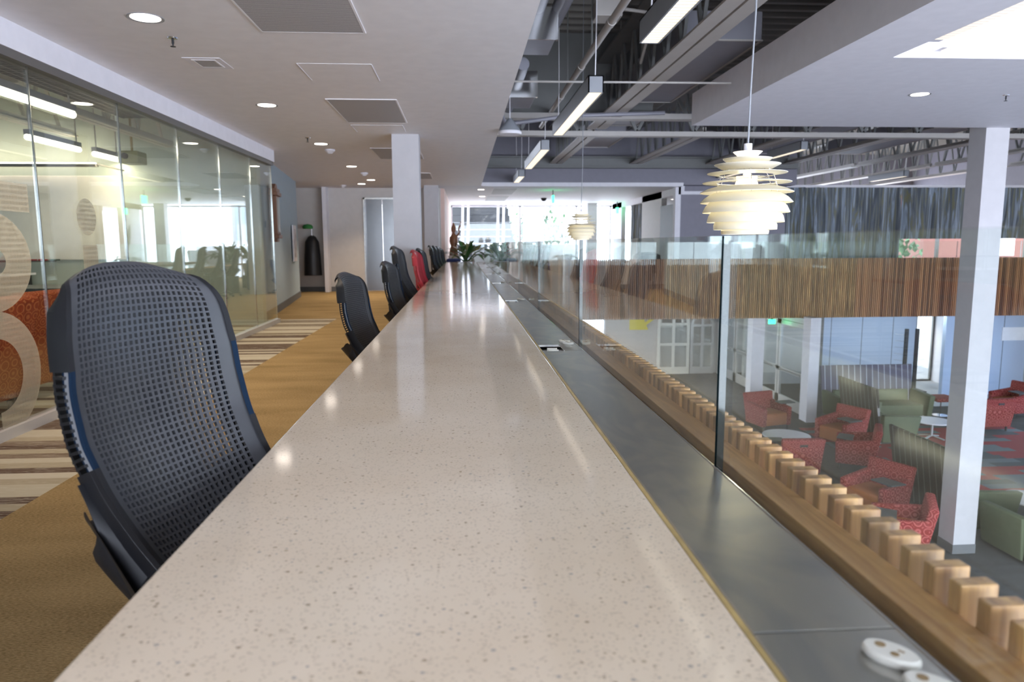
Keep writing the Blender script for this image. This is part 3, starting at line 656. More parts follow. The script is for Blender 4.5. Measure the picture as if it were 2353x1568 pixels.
# exit signs near the far end
def exit_sign(x, y, z, label, rz=0., s=1.):
    e = empty('exit_sign', (x, y, z), rz, label, 'exit sign')
    MB().box(-.16*s, .16*s, -.012, .012, -.10*s, .10*s).obj('sign_panel', M['exit'], e)
    tc = bpy.data.curves.new('exit_text', 'FONT'); tc.body = 'EXIT'; tc.size = .15*s; tc.align_x = 'CENTER'; tc.align_y = 'CENTER'; tc.extrude = .002
    tc.materials.append(M['white']); to = text_mesh('exit_text', tc); to.parent = e; to.location = (0, -.016, 0); to.rotation_euler = (PI/2, 0, 0)
    MB().box(-.02, .02, -.01, .01, .10*s, .10*s+(.20 if z > 2 else .10)).obj('bracket', M['black'], e)
    return e
exit_sign(8.72, 19.95, -1.03, 'green exit sign above the glazed doors under the far gallery', 0, .62)
exit_sign(2.42, 19.6, 2.36, 'green exit sign hanging edge-on from the bright far ceiling', PI/2)
exit_sign(5.30, 25.0, 2.30, 'green exit sign edge-on beside the far white column', PI/2)

# ------------------------------------------------------------ linear lights
def linear(x, y0, y1, z, label, w_=.15, h_=.16, mat=None, power=0, cords=True, top=4.4):
    e = empty('linear_light', (x, (y0+y1)/2, z), 0, label, 'linear light', 'suspended linear lights'); L2 = (y1-y0)/2
    MB().box(-w_/2, -w_/2+.012, -L2, L2, 0, h_).box(w_/2-.012, w_/2, -L2, L2, 0, h_).box(-w_/2, w_/2, -L2, L2, h_-.01, h_).box(-w_/2, w_/2, -L2, -L2+.012, 0, h_).box(-w_/2, w_/2, L2-.012, L2, 0, h_).obj('housing', M['fixture'], e)
    MB().box(-w_/2+.013, w_/2-.013, -L2+.013, L2-.013, .004, .012).obj('lens', mat or M['lin'], e)
    if cords:
        for s_ in (-L2+.05, L2-.05): MB().tube([(0, s_, h_), (.01, s_+.02, h_+.5), (0, s_, top-z)], .006, 6).obj('cord', M['white'], e)
    if power:
        l = bpy.data.lights.new('linear_beam', 'AREA'); l.shape = 'RECTANGLE'; l.size = w_*.8; l.size_y = (y1-y0)*.95; l.energy = power; l.color = (1, .86, .66)
        o = bpy.data.objects.new('linear_beam', l); COL.objects.link(o); o.parent = e; o.location = (0, 0, -.004)
    return e
lz = 2.65
for (a, b, t_) in ((2.2, 5.5, 'nearest the ceiling edge'), (7.24, 10.10, 'second along the pendant row'), (11.6, 14.6, 'third along the pendant row'), (16.2, 17.9, 'shortest, by the far bulkhead')):
    linear(1.31 if a > 3 else 1.385, a, b, lz, 'suspended grey linear light with warm louvre, '+t_)
linear(6.33, 13.4, 14.9, 2.9, 'suspended linear light behind the large pendant, upper one')
linear(6.38, 16.3, 18.0, 2.78, 'suspended linear light left of the large pendant, against the lilac wall')
linear(11.62, 18.7, 20.4, 2.9, 'suspended linear light above the curtain')
# skylight cove lights
e = empty('cove_light', (3.70, 3.5, 2.76), 0, 'louvred cove light along the long edge of the skylight opening', 'cove light', 'skylight cove lights')
MB().box(-.035, .06, -2.0, 2.15, -.01, .0).obj('lens', M['cove'], e); MB().box(-.04, .065, -2.05, 2.25, .0, .12).obj('housing', M['white'], e)
e = empty('cove_light', (5.7, 6.1, 2.80), 0, 'louvred cove light across the end of the skylight opening', 'cove light', 'skylight cove lights')
MB().box(-1.65, 1.65, -.05, .05, -.01, .0).obj('lens', M['linx'], e); MB().box(-1.70, 1.69, -.055, .08, .0, .13).obj('housing', M['white'], e)

# ------------------------------------------------------------ plenum steel
def joist(x, y0, y1, label, zb=3.1, zt=3.95, w_=.26, pan=.62):
    e = empty('steel_joist', (x, (y0+y1)/2, zb), 0, label, 'steel joist', 'open web roof joists'); a, b = y0-(y0+y1)/2, y1-(y0+y1)/2
    MB().box(-w_/2, -.014, a, b, 0, .022).box(.014, w_/2, a, b, 0, .022).box(-.03, -.014, a, b, .022, .09).box(.014, .03, a, b, .022, .09).obj('bottom_chord', M['joist'], e)
    MB().box(-w_/2, w_/2, a, b, zt-zb, zt-zb+.03).obj('top_chord', M['joistd'], e)
    mb = MB(); y = a+.1; k = 0
    while y+pan < b:
        mb.bar((0, y, .03), (0, y+pan*.5, zt-zb), .035); mb.bar((0, y+pan*.5, zt-zb), (0, y+pan, .03), .035); y += pan
    mb.obj('web', M['joistd'], e); return e
jn = ['directly above the glass guard row', 'above and beyond the pendant', 'third from the left ceiling', 'fourth from the left ceiling', 'fifth from the left ceiling', 'sixth from the left ceiling', 'seventh from the left ceiling']
for i, x in enumerate((2.27, 4.22, 6.1, 8.0, 10.0, 12.0, 14.0)):
    if i == 0: joist(x, -3, 12.5, 'open web steel joist %s, near span' % jn[i], w_=.33)
    elif i < 2: pass
    joist(x, 12.75, 18.1, 'open web steel joist %s, middle span' % jn[i], w_=.30 if i < 3 else .24)
    if x > 8.6: joist(x, 18.3, 26.5, 'open web steel joist %s, over the curtain' % jn[i], w_=.24, zt=4.38)
def beam(y, z, label, r=.055, x0=-1, x1=16.8):
    e = empty('girder', (7.9, y, z), 0, label, 'girder', 'cross girders')
    MB().box(x0-7.9, x1-7.9, -.09, .09, -.03, .05).obj('bottom_chord', M['joist'], e); MB().box(x0-7.9, x1-7.9, -.09, .09, 1.0, 1.06).obj('top_chord', M['joistd'], e)
    mb = MB(); x = x0-7.9
    while x < x1-8.9: mb.bar((x, 0, .05), (x+.5, 0, 1.0), .05); mb.bar((x+.5, 0, 1.0), (x+1.0, 0, .05), .05); x += 1.0
    mb.obj('web', M['joistd'], e)
beam(12.62, 3.03, 'painted steel girder crossing above the second linear light')
tag(MB().box(-1, 8.3, 17.75, 17.95, 3.0, 3.03).box(-1, 8.3, 17.84, 17.86, 3.03, 3.24).box(-1, 8.3, 17.75, 17.95, 3.24, 3.27).obj('girder', M['joistd']), 'dark painted girder just before the far bulkhead', 'girder')
tag(MB().box(-1, 16.8, 11.30, 11.52, 3.08, 3.16).obj('bracing_beam', M['joist']), 'light painted bracing beam crossing ahead of the middle girder', 'beam')
tag(MB().tube([(-.5, 8.45, 3.0), (3.4, 8.4, 3.0)], .012, 8).obj('tie_rod', M['joist']), 'thin white tie rod crossing the open ceiling', 'rod')
tag(MB().box(-1, 3.0, 11.6, 11.62, 3.2, 4.4).obj('plenum_screen', M['joistd']), 'dark painted sheet closing the roof space above the bracing beam', 'sheet')
p_ = empty('sprinkler_pipe', (1.38, 0, 3.2), 0, 'long painted sprinkler pipe running along the open ceiling', 'pipe')
MB().tube([(0, -3, 0), (0, 12.9, 0)], .036, 14).obj('pipe', M['joist'], p_, smooth=True)
for y in (6.9, 8.6, 10.3): MB().tube([(0, y-.05, 0), (0, y+.05, 0)], .043, 14).obj('coupling', M['joist'], p_, smooth=True)
for y in (7.9, 9.7): MB().tube([(0, y, 0), (0, y, 1.2)], .01, 6).obj('hanger', M['joistd'], p_)
for i, x in enumerate((.90, 1.14)):
    tag(MB().tube([(x-.06, 4.5, 3.55), (x-.12, 8.3, 3.6)], .085, 16).obj('round_duct', M['duct'], smooth=True), 'fat round grey duct above the ceiling edge, %s of the pair' % ('left' if i == 0 else 'right'), 'duct', 'round ducts')
    tag(MB().tube([(x-.40, 8.9, 3.3), (x-.44, 12.0, 3.2)], .075, 16).obj('round_duct', M['duct'], smooth=True), 'fat round grey duct beyond the vent boxes, %s of the pair' % ('left' if i == 0 else 'right'), 'duct', 'round ducts')
for i, (a, b, c_, d_, z) in enumerate(((.50, .98, 7.75, 8.42, 3.28), (.40, .95, 9.5, 10.35, 3.05))):
    v_ = tag(MB().box(a, b, c_, d_, z, z+.28).obj('air_terminal_box', M['duct'], bevel=.006), 'grey air terminal box above the ceiling edge, %s one' % ('upper' if i == 0 else 'lower'), 'duct box', 'air terminal boxes')
    MB().box(b, b+.02, c_-.04, c_+.02, z-.02, z+.30).box(a, b, c_-.03, c_-.02, z-.02, z+.30).obj('flange', M['chrome'], v_)
tag(MB().tube([(.55, 10.4, 3.0), (.62, 10.6, 2.9), (.75, 10.8, 2.92), (1.6, 10.9, 3.05), (3.0, 10.9, 3.1)], .03, 8).obj('flex_hose', M['duct'], smooth=True), 'sagging grey hose behind the lower terminal box', 'hose')
jb = tag(MB().box(1.39, 1.66, 7.7, 7.98, 3.5, 3.66).obj('junction_box', M['joist'], bevel=.006), 'painted junction box on the roof deck with a conduit', 'junction box')
MB().tube([(1.66, 7.8, 3.6), (1.95, 7.9, 3.6), (2.1, 8.3, 3.55), (2.12, 8.8, 3.3)], .018, 8).obj('conduit', M['joist'], jb, smooth=True)
for i, (a, b, c_, d_) in enumerate(((2.34, 3.17, 7.82, 11.2), (2.46, 3.18, 12.8, 13.4), (2.5, 3.25, 14.6, 16.4), (6.6, 7.4, 13.2, 17.4), (8.8, 9.6, 13.4, 17.4))):
    dd = empty('rectangular_duct', ((a+b)/2, (c_+d_)/2, 3.30), 0, 'rectangular grey duct in the open ceiling, %s' % ['largest, above the pendant cord', 'short one beyond the bracing beam', 'behind the third linear light', 'above the large pendant', 'between joists above the curtain'][i], 'duct', 'rectangular ducts')
    hw, hl = (b-a)/2, (d_-c_)/2
    for sx in (-hw, hw):
        for sy in (-hl+.2, hl-.2): MB().tube([(sx*.98, sy, .29), (sx*.98, sy, 1.13)], .008, 6).obj('hanger_rod', M['joist'], dd)
    MB().box(-hw, hw, -hl, hl, .012, .30).obj('duct_body', M['duct'], dd)
    MB().box(-hw-.012, hw+.012, -hl-.012, -hl+.012, 0, .016).box(-hw-.012, hw+.012, hl-.012, hl+.012, 0, .016).box(-hw-.012, -hw+.012, -hl, hl, 0, .016).box(hw-.012, hw+.012, -hl, hl, 0, .016).obj('edge_angle', M['joist'], dd)

# ------------------------------------------------------------ layered pendant lamps
def pendant(x, y, z0, top, label):
    e = empty('pendant_lamp', (x, y, z0), 0, label, 'pendant lamp', 'layered white pendant lamps')
    k = .3585e-3
    def Z(py): return (1255-py)*k+.002
    def shade(r1, y1, r2, y2, t=.0022):
        mid = ((r1+r2)/2+.004*(1 if y1 > y2 else 1), (Z(y1)+Z(y2))/2+.002)
        prof = [(r1, Z(y1)), mid, (r2, Z(y2)), (r2-.001, Z(y2)-t), (mid[0]-.001, mid[1]-t), (r1-.001, Z(y1)-t), (r1, Z(y1))]
        return MB().lathe(prof, n=56).obj('shade', M['shade'], e, smooth=True)
    shade(.105, 335, .080, 388); shade(.1416, 405, .098, 468); shade(.171, 508, .118, 532); shade(.190, 622, .128, 622)
    shade(.200, 742, .132, 672); shade(.198, 865, .148, 755); shade(.187, 985, .152, 845); shade(.166, 1103, .146, 972)
    shade(.136, 1192, .129, 1098); shade(.101, 1248, .098, 1190)
    MB().lathe([(.0627, Z(255)), (.045, Z(300)), (.018, Z(305)), (.018, Z(157)), (0, Z(157))], n=32).obj('cap', M['fixture'] if False else M['white'], e, smooth=True)
    fr_ = MB()
    for a in range(6):
        c_, s_ = math.cos(a*PI/3+.3), math.sin(a*PI/3+.3)
        fr_.tube([(r*c_, r*s_, Z(yy)) for r, yy in ((.085, 380), (.10, 470), (.12, 545), (.135, 660), (.14, 760), (.145, 860), (.14, 1000), (.125, 1110), (.095, 1200))], .0016, 6)
    for r, yy in ((.088, 560), (.108, 590)): fr_.tube([(r*math.cos(q*PI/12), r*math.sin(q*PI/12), Z(yy)) for q in range(25)], .0016, 6)
    fr_.obj('wire_frame', M['chrome'], e)
    MB().lathe([(.0001, Z(480)), (.012, Z(500)), (.022, Z(580)), (.02, Z(640)), (.0001, Z(665))], n=20).obj('bulb', M['bulb'], e, smooth=True)
    MB().lathe([(.045, Z(545)), (.045, Z(610)), (.05, Z(650)), (.05, Z(655)), (.044, Z(655))], n=24).obj('inner_cup', M['shade'], e, smooth=True)
    MB().tube([(0, 0, Z(160)), (.002, 0, .6), (.012, 0, .95), (.004, 0, top-z0)], .0042, 8).obj('cord', M['fixture'], e, smooth=True)
    l = bpy.data.lights.new('pendant_glow', 'POINT'); l.energy = 1.1; l.color = (1, .90, .66); l.shadow_soft_size = .03
    o = bpy.data.objects.new('pendant_glow', l); COL.objects.link(o); o.parent = e; o.location = (0, 0, Z(700))
    return e
pendant(1.256, 3.2, 1.234, 4.42, 'large layered white pendant lamp hanging just beyond the glass guard')
pendant(1.512, 9.3, 1.236, 4.42, 'farther layered white pendant lamp in front of the bright window wall')
# ------------------------------------------------------------ perforated-back office chairs
def lerp(tab, v):
    for (a, *p), (b, *q) in zip(tab, tab[1:]):
        if v <= b:
            t_ = (v-a)/(b-a); t_ = max(0, min(1, t_)); return [x+(y-x)*t_ for x, y in zip(p, q)]
    return list(tab[-1][1:])
PROF = [(0, -.060, .50), (.07, -.095, .535), (.2, -.150, .60), (.34, -.205, .68), (.48, -.243, .76), (.62, -.262, .84), (.76, -.268, .92), (.86, -.268, .985), (.93, -.275, 1.025), (.97, -.290, 1.048), (1, -.312, 1.056)]
PROF = [(v, -.262+(x+.262)*1.12, 1.056-(1.056-z)*1.17) for v, x, z in PROF]
HALF = [(0, .185), (.12, .200), (.3, .216), (.5, .226), (.66, .224), (.8, .212), (.88, .200), (.93, .182), (.97, .158), (1, .122)]
def smoothlerp(tab, v, h=.035): 
    a = [lerp(tab, max(0, min(1, v+d))) for d in (-h, -h/2, 0, h/2, h)]
    return [sum(c)/5 for c in zip(*a)]
def backpt(u, v, off=0.):
    x, z = smoothlerp(PROF, v); hw, = smoothlerp(HALF, v, .02)
    x2, z2 = smoothlerp(PROF, min(1, v+.01)); x1, z1 = smoothlerp(PROF, max(0, v-.01)); tx, tz = x2-x1, z2-z1; l = math.hypot(tx, tz) or 1
    nx, nz = tz/l, -tx/l        # towards the sitter
    cup = .050*abs(u)**2.2*(1-.5*max(0, v-.7)/.3)
    drop = -.050*abs(u)**2.4*max(0, (v-.80)/.20)
    return Vector((x+nx*(cup+off)+.0, u*hw, z+nz*(cup+off)+drop))
def chair_back(mat_name):
    nu, nv = 25, 50; mb = MB(); hu, hv = .30, .30
    us = [-.84+1.68*i/nu for i in range(nu+1)]; vs = [.05+.93*j/nv for j in range(nv+1)]
    for j in range(nv):
        row = vs[j]
        for i in range(nu):
            # solid corners near the lower sides
            u0, u1, v0, v1 = us[i], us[i+1], vs[j], vs[j+1]
            du, dv = (u1-u0)*.23, (v1-v0)*.17
            O = [backpt(u0, v0), backpt(u1, v0), backpt(u1, v1), backpt(u0, v1)]
            I = [backpt(u0+du, v0+dv), backpt(u1-du, v0+dv), backpt(u1-du, v1-dv), backpt(u0+du, v1-dv)]
            mb.add(O+I, [(0, 1, 5, 4), (1, 2, 6, 5), (2, 3, 7, 6), (3, 0, 4, 7)])
    for s_ in (-1, 1):          # smooth side margins
        P = []; cols = [.84, .89, .94, .98, 1.0]
        vr = [0, .025]+vs+[.99, 1]
        for v in vr:
            for q in cols: P.append(backpt(s_*q, v, 0))
        mb.grid(P, 5, len(vr))
    for a, b in ((0, .05), (.98, 1.0)):
        P = [backpt(-.84+1.68*i/nu, a+(b-a)*j/2) for j in range(3) for i in range(nu+1)]; mb.grid(P, nu+1, 3)
    bm = bmesh.new(); me = bpy.data.meshes.new('back_mesh'); me.from_pydata([tuple(v) for v in mb.v], [], mb.f); bm.from_mesh(me)
    bmesh.ops.remove_doubles(bm, verts=bm.verts, dist=.0002)
    bmesh.ops.recalc_face_normals(bm, faces=bm.faces)
    ex = bmesh.ops.solidify(bm, geom=list(bm.faces), thickness=.0095)
    bm.to_mesh(me); bm.free(); me.polygons.foreach_set('use_smooth', [True]*len(me.polygons))
    try: me.set_sharp_from_angle(angle=math.radians(50))
    except Exception: pass
    me.materials.append(M[mat_name]); return me
def side_rim(s_, a, b, depth, out=.004, n=24):
    mb = MB(); P = []
    for j in range(n+1):
        v = min(.985, a+(b-a)*j/n); dd = depth*min(1, (1-v)/.13+.12)
        p = backpt(s_, v, .003*min(1, (1-v)/.15)); q = backpt(s_*.97, v, -dd); r = backpt(s_*.86, v, -dd*1.15)
        o_ = Vector((0, s_*out, 0))
        fd = min(1, (1-v)/.15); P += [backpt(s_*.95, v, .006*fd-.002*(1-fd)), p+o_+Vector((.002, 0, 0)), (p+q)/2+o_*1.9, q+o_, r]
    mb.grid(P, 5, n+1); return mb
back_me = {k: chair_back(k) for k in ('mesh', 'meshred', 'meshblue')}
def make_chair(kind, label):
    e = empty('office_chair', (0, 0, 0), 0, label, 'office chair', 'office chairs along the stone counter')
    o = bpy.data.objects.new('backrest', back_me[kind]); COL.objects.link(o); o.parent = e
    pm = M['black'] if kind == 'mesh' else M[kind]
    for s_ in (-1, 1):
        for a, b in ((0, .42), (.705, 1.0)):
            r_ = side_rim(s_, a, b, .046).obj('back_rim', pm, e, smooth=True)
        st_ = side_rim(s_, .42, .705, .020, .002).obj('flex_strip', M['strip'] if kind == 'mesh' else pm, e, smooth=True)
        mb = MB()
        for k in range(13):
            v = .435+.255*k/12
            p = backpt(s_*1.0, v, -.006)+Vector((0, s_*.004, 0)); q = backpt(s_*.97, v, -.038)
            mb.bar(p, q, .010, .0055, up=(0, 0, 1))
        mb.obj('rib', pm, st_)
        mb2 = MB(); P = []
        for j in range(13):
            v = .41+.30*j/12
            P += [backpt(s_*.97, v, -.034)+Vector((0, s_*.004, 0)), backpt(s_*.97, v, -.040)+Vector((0, s_*.003, 0)), backpt(s_*.84, v, -.042)]
        mb2.grid(P, 3, 13).obj('spine_edge', pm, st_)
    # top lip folded over to the rear
    P = []
    for j, (dx, dz) in enumerate(((0, 0), (-.016, -.006), (-.024, -.022), (-.020, -.040))):
        for i in range(21): P.append(backpt(-1+2*i/20, 1.0, 0)+Vector((dx, 0, dz)))
    MB().grid(P, 21, 4).obj('top_lip', pm, e, smooth=True)
    for s_ in (-1, 1):      # web joining rim and flared shell
        P = []
        for j in range(15):
            v = .40*(1-j/14); q = 1-v/.40
            a_ = backpt(s_*.99, v, -.035); d_ = .095*min(1, q*1.9)**2.2
            for i in range(5):
                k = i/4; P.append(a_+Vector((-d_*k, s_*.014*k*(1-k)*4+s_*.006*k, -.012*k*q)))
        MB().grid(P, 5, 15).obj('shell_web', pm, e, smooth=True)
    # flared lower shell wrapping behind the lumbar
    P = []; nn = 28
    for j in range(7):
        t_ = j/6
        for i in range(nn+1):
            a = -1+2*i/nn; ang = a*1.45
            rx = .135+.03*t_; ry = .238-.008*(1-t_)
            x = -.155-rx*math.cos(ang)+.10*(1-t_)+.02*(1-math.cos(ang)); y = ry*math.sin(ang)
            z = .405+t_*(.145+.055*math.exp(-((abs(a)-.78)/.2)**2)); P.append((x, y, z))
    MB().grid(P, nn+1, 7).obj('lower_shell', pm, e, smooth=True)
    MB().bar((-.26, 0, .50), (-.275, 0, .80), .05, .02, up=(1, 0, 0)).obj('spine', pm, e, bevel=.004)
    # seat, mechanism, five-star base
    P = []; N_ = 28; prof = [(0, .50), (.72, .50), (.95, .493), (1.0, .475), (.97, .455), (.8, .445), (0, .445)]
    for r_, z_ in prof:
        for k in range(N_):
            a = 2*PI*k/N_; c_, s_ = math.cos(a), math.sin(a); sx = math.copysign(abs(c_)**.6, c_); sy = math.copysign(abs(s_)**.6, s_)
            P.append((.06+sx*.235*r_, sy*.235*r_, z_-.02*max(0, sx*r_-.6)))
    MB().grid(P, N_, len(prof), wrap=True).obj('seat', M['black'], e, smooth=True)
    MB().box(-.16, .10, -.07, .07, .40, .445).obj('mechanism', M['black'], e, bevel=.01)
    MB().tube([(0, 0, .10), (0, 0, .41)], [.035, .024], 16).obj('gas_column', M['black'], e, smooth=True)
    for k in range(5):
        a = 2*PI*k/5+.3; c_, s_ = math.cos(a), math.sin(a)
        lg = MB().bar((.02*c_, .02*s_, .115), (.29*c_, .29*s_, .075), .045, .03).obj('base_leg', M['black'], e, bevel=.006)
        MB().lathe([(0, -.02), (.026, -.02), (.028, 0), (.026, .02), (0, .02)], n=18).obj('caster', M['black'], lg, smooth=True)
        cst = kids(lg)[0]; cst.rotation_euler = (PI/2, 0, a); cst.location = (.29*c_, .29*s_, .030)
    return e
# (backrest top x, y, height, turn in degrees, kind, label)
rows = [(-.722, 1.56, 1.172, -21, 'mesh', 'largest black perforated-back office chair at the near end of the counter'),
        (-.815, 4.92, 1.022, -12, 'mesh', 'second black office chair from the near end, alone on the tan carpet'),
        (-.745, 6.85, 1.050, -9, 'mesh', 'third black office chair, in front of the steel elevator door'),
        (-.770, 8.0, 1.185, -6, 'mesh', 'taller black office chair right behind the third, before the first column'),
        (-.615, 8.80, 1.138, -6, 'meshred', 'red office chair, the only red one at the counter'),
        (-.590, 9.40, 1.155, -4, 'mesh', 'black office chair directly behind the red one'),
        (-.645, 13.8, 1.180, -4, 'mesh', 'black office chair first of the tight group near the far end'),
        (-.62, 15.0, 1.172, -4, 'mesh', 'black office chair second of the tight group near the far end'),
        (-.60, 16.3, 1.155, -4, 'mesh', 'black office chair third of the tight group near the far end'),
        (-.57, 17.4, 1.12, -4, 'mesh', 'last black office chair at the far end of the counter')]
first = {}
for x, y, zt, deg, kind, label in rows:
    a = math.radians(deg); off = Vector((-.33, 0, 0)); off.rotate(Matrix.Rotation(a, 3, 'Z'))
    loc = (x-off.x, y-off.y, zt-1.058)
    if kind not in first:
        o = make_chair(kind, label); first[kind] = o; o.location = loc; o.rotation_euler = (0, 0, a)
    else: o = copy_tree(first[kind], loc, a, label)
    dz = zt-1.058
    for ch in kids(o):       # the star base stays on the floor when the seat is raised
        if ch.name.startswith('base_leg'): ch.location.z = -dz
        if ch.name.startswith('gas_column'): ch.location.z = -dz/2; ch.scale.z = 1.0
o = make_chair('meshblue', 'navy blue office chair past the far end of the counter'); o.location = (-1.35, 18.3, -.22+.0); o.rotation_euler = (0, 0, PI); o['group'] = 'loose chairs past the counter'
for ch in kids(o):
    if ch.name.startswith('base_leg'): ch.location.z = .22
    if ch.name.startswith('gas_column'): ch.location.z = .1
# ------------------------------------------------------------ lounge armchairs
def make_armchair(fab, seatm, label, tablet=True, group='patterned armchairs in the lower lounge'):
    e = empty('armchair', (0, 0, 0), 0, label, 'armchair', group)     # faces +Y
    MB().box(-.30, .30, -.28, .34, .14, .44).obj('seat', seatm, e, bevel=.035, seg=3, smooth=True)
    bk = MB(); bk.hexa([(-.40, -.36, .12), (.40, -.36, .12), (.38, -.24, .12), (-.38, -.24, .12), (-.43, -.50, .84), (.43, -.50, .84), (.40, -.36, .86), (-.40, -.36, .86)])
    b_ = bk.obj('backrest', fab, e, bevel=.035, seg=3, smooth=True)
    MB().box(-.075, .075, -.489, -.475, .70, .745).obj('grab_slot', M['dark'], b_)
    for s_ in (-1, 1):
        x0, x1 = (s_*.30, s_*.42) if s_ > 0 else (s_*.42, s_*.30)
        MB().hexa([(x0, -.34, .12), (x1, -.34, .12), (x1, .34, .12), (x0, .34, .12), (x0-.0, -.42, .66), (x1, -.42, .66), (x1, .36, .58), (x0, .36, .58)]).obj('arm', fab, e, bevel=.03, seg=3, smooth=True)
        for y in (-.28, .28): MB().tube([(s_*.34, y, 0), (s_*.34, y, .13)], .025, 10).obj('caster', M['dark'], e)
    if tablet:
        tb = MB(); tb.prism([(-.22, -.14), (.20, -.16), (.24, .12), (-.16, .16)], 2, 0, .022)
        t_ = tb.obj('tablet', M['tabmat'], e, bevel=.004, loc=(-.36, .18, .665)); MB().tube([(.0, -.0, -.16), (0, 0, 0)], .018, 10).obj('tablet_arm', M['chrome'], t_)
    return e
deg = math.radians
A0 = make_armchair(M['redfab'], M['seatfab'], 'red patterned armchair with raised grey tablet beside the glazed doors')
A0.location = (7.55, 17.25, LOW); A0.rotation_euler = (0, 0, deg(-75-90))
for x, y, front, lab in (
    (8.55, 15.65, 205, 'red patterned armchair with orange seat behind the tablet-arm pair, next to the first brown screen'),
    (6.50, 13.62, 88, 'dark red armchair seen from behind, drawn up to the round white table'),
    (8.05, 14.12, 150, 'red armchair turned sideways with its pale outer back towards the striped carpet'),
    (6.95, 11.5, 205, 'reddish brown armchair with tablet in front of the nearest striped screen'),
    (6.42, 9.98, 150, 'nearest red armchair, its back corner by the foot of the white column'),
    (12.85, 16.75, 92, 'red medallion armchair just right of the white column, seen from behind'),
    (14.6, 18.1, 190, 'red armchair at the right end by the blue grey panels')):
    c_ = copy_tree(A0, (x, y, LOW), deg(front-90), lab)
def round_table(x, y, r, label, h=.43):
    e = empty('coffee_table', (x, y, LOW), 0, label, 'coffee table', 'round white lounge tables')
    MB().lathe([(0, h), (r, h), (r+.003, h-.01), (r-.004, h-.024), (0, h-.024)], n=48).obj('tabletop', M['tabwhite'], e, smooth=True)
    MB().tube([(0, 0, .05), (0, 0, h-.024)], .028, 16).obj('column', M['alu'], e, smooth=True)
    for k in range(4):
        a = k*PI/2+.5; MB().bar((0, 0, .075), (r*.72*math.cos(a), r*.72*math.sin(a), .02), .05, .022).obj('leg', M['alu'], e, bevel=.005)
    return e
round_table(7.0, 15.02, .50, 'round white coffee table ringed by red armchairs')
round_table(10.98, 16.0, .42, 'round white coffee table between the two green sofas')
round_table(9.22, 10.85, .42, 'round white coffee table right of the white column by the nearest green sofa')
# ------------------------------------------------------------ green sofas with tall striped screens
def sofa(x, y, front, label, w_=1.8, arms=True, scr=True, hs=1.32, slab=None):
    e = empty('screen_sofa', (x, y, LOW), deg(front-90), label, 'sofa', 'green sofas with striped screens'); h = w_/2
    MB().box(-h+.14, h-.14, -.30, .42, .12, .42).obj('seat', M['sofafab'], e, bevel=.03, seg=3, smooth=True)
    for s_ in (-1, 1):
        MB().box(min(s_*.008, s_*(h-.16)), max(s_*.008, s_*(h-.16)), -.36, -.24, .40, .70).obj('back_cushion', M['sofafab'], e, bevel=.025, seg=3, smooth=True)
        MB().hexa([(s_*h-.07, -.38, .06), (s_*h+.07, -.38, .06), (s_*h+.05, .42, .06), (s_*h-.09, .42, .06), (s_*(h+.06)-.07, -.40, .70), (s_*(h+.06)+.07, -.40, .70), (s_*(h+.04)+.07, .50, .66), (s_*(h+.04)-.07, .50, .66)]).obj('arm', M['sofafab'], e, bevel=.025, seg=3, smooth=True)
    MB().hexa([(-h-.04, -.44, .05), (h+.04, -.44, .05), (h+.04, -.37, .05), (-h-.04, -.37, .05), (-h-.10, -.62, hs), (h+.10, -.62, hs), (h+.10, -.56, hs), (-h-.10, -.56, hs)]).obj('screen', M['screenfab'], e, bevel=.012, seg=2)
    for s_ in (-1, 1): MB().bar((s_*(h-.1), -.34, 0), (s_*(h-.1), -.34, .12), .05).bar((s_*(h-.1), .34, 0), (s_*(h-.1), .34, .12), .05).obj('leg', M['alu'], e)
    return e
s1 = sofa(10.80, 18.05, -90, 'green sofa with purple grey striped screen, farthest, facing the glass', 2.35)
[c for c in kids(s1) if c.name.startswith('screen')][0].data.materials[0] = M['screenfab2']
sofa(9.85, 16.30, 0, 'green sofa seen side-on behind the middle brown striped screen', 1.50)
sofa(8.30, 11.45, 0, 'sofa hidden behind the nearest brown striped screen left of the white column', 1.70)
sofa(8.75, 9.75, 90, 'nearest green sofa right of the white column, cut by the frame edge', 1.55)
ot = empty('ottoman', (12.65, 18.15, LOW), 0, 'red cushioned stool with a thin chrome pedestal beside the far sofa', 'stool')
MB().box(-.30, .30, -.30, .30, .42, .52).obj('seat', M['redfab'], ot, bevel=.03, seg=3, smooth=True)
MB().tube([(0, 0, .02), (0, 0, .42)], .016, 10).obj('column', M['chrome'], ot); MB().lathe([(0, 0), (.2, 0), (.2, .012), (0, .02)], n=30).obj('foot_plate', M['chrome'], ot)
# leaflet rack
rk = empty('leaflet_rack', (13.75, 21.3, LOW), 0, 'black two-post leaflet rack with wire arms by the grey panels', 'rack')
MB().box(-.42, .42, -.28, .28, 0, .04).obj('base', M['dark'], rk)
for s_ in (-1, 1):
    p_ = MB().box(s_*.17-.045, s_*.17+.045, -.04, .04, .04, 1.95).obj('post', M['dark'], rk)
    mb = MB()
    for k in range(8): mb.tube([(s_*.17, 0, .35+.2*k), (s_*.50, .05, .39+.2*k)], .006, 6)
    mb.obj('wire_arm', M['chrome'], p_)
tag(MB().box(16.1, 16.8, 20.57, 20.6, -1.75, -1.35).obj('wall_notice', M['tabwhite'], bevel=.004), 'blank white notice holder on the blue grey wall panel', 'notice')
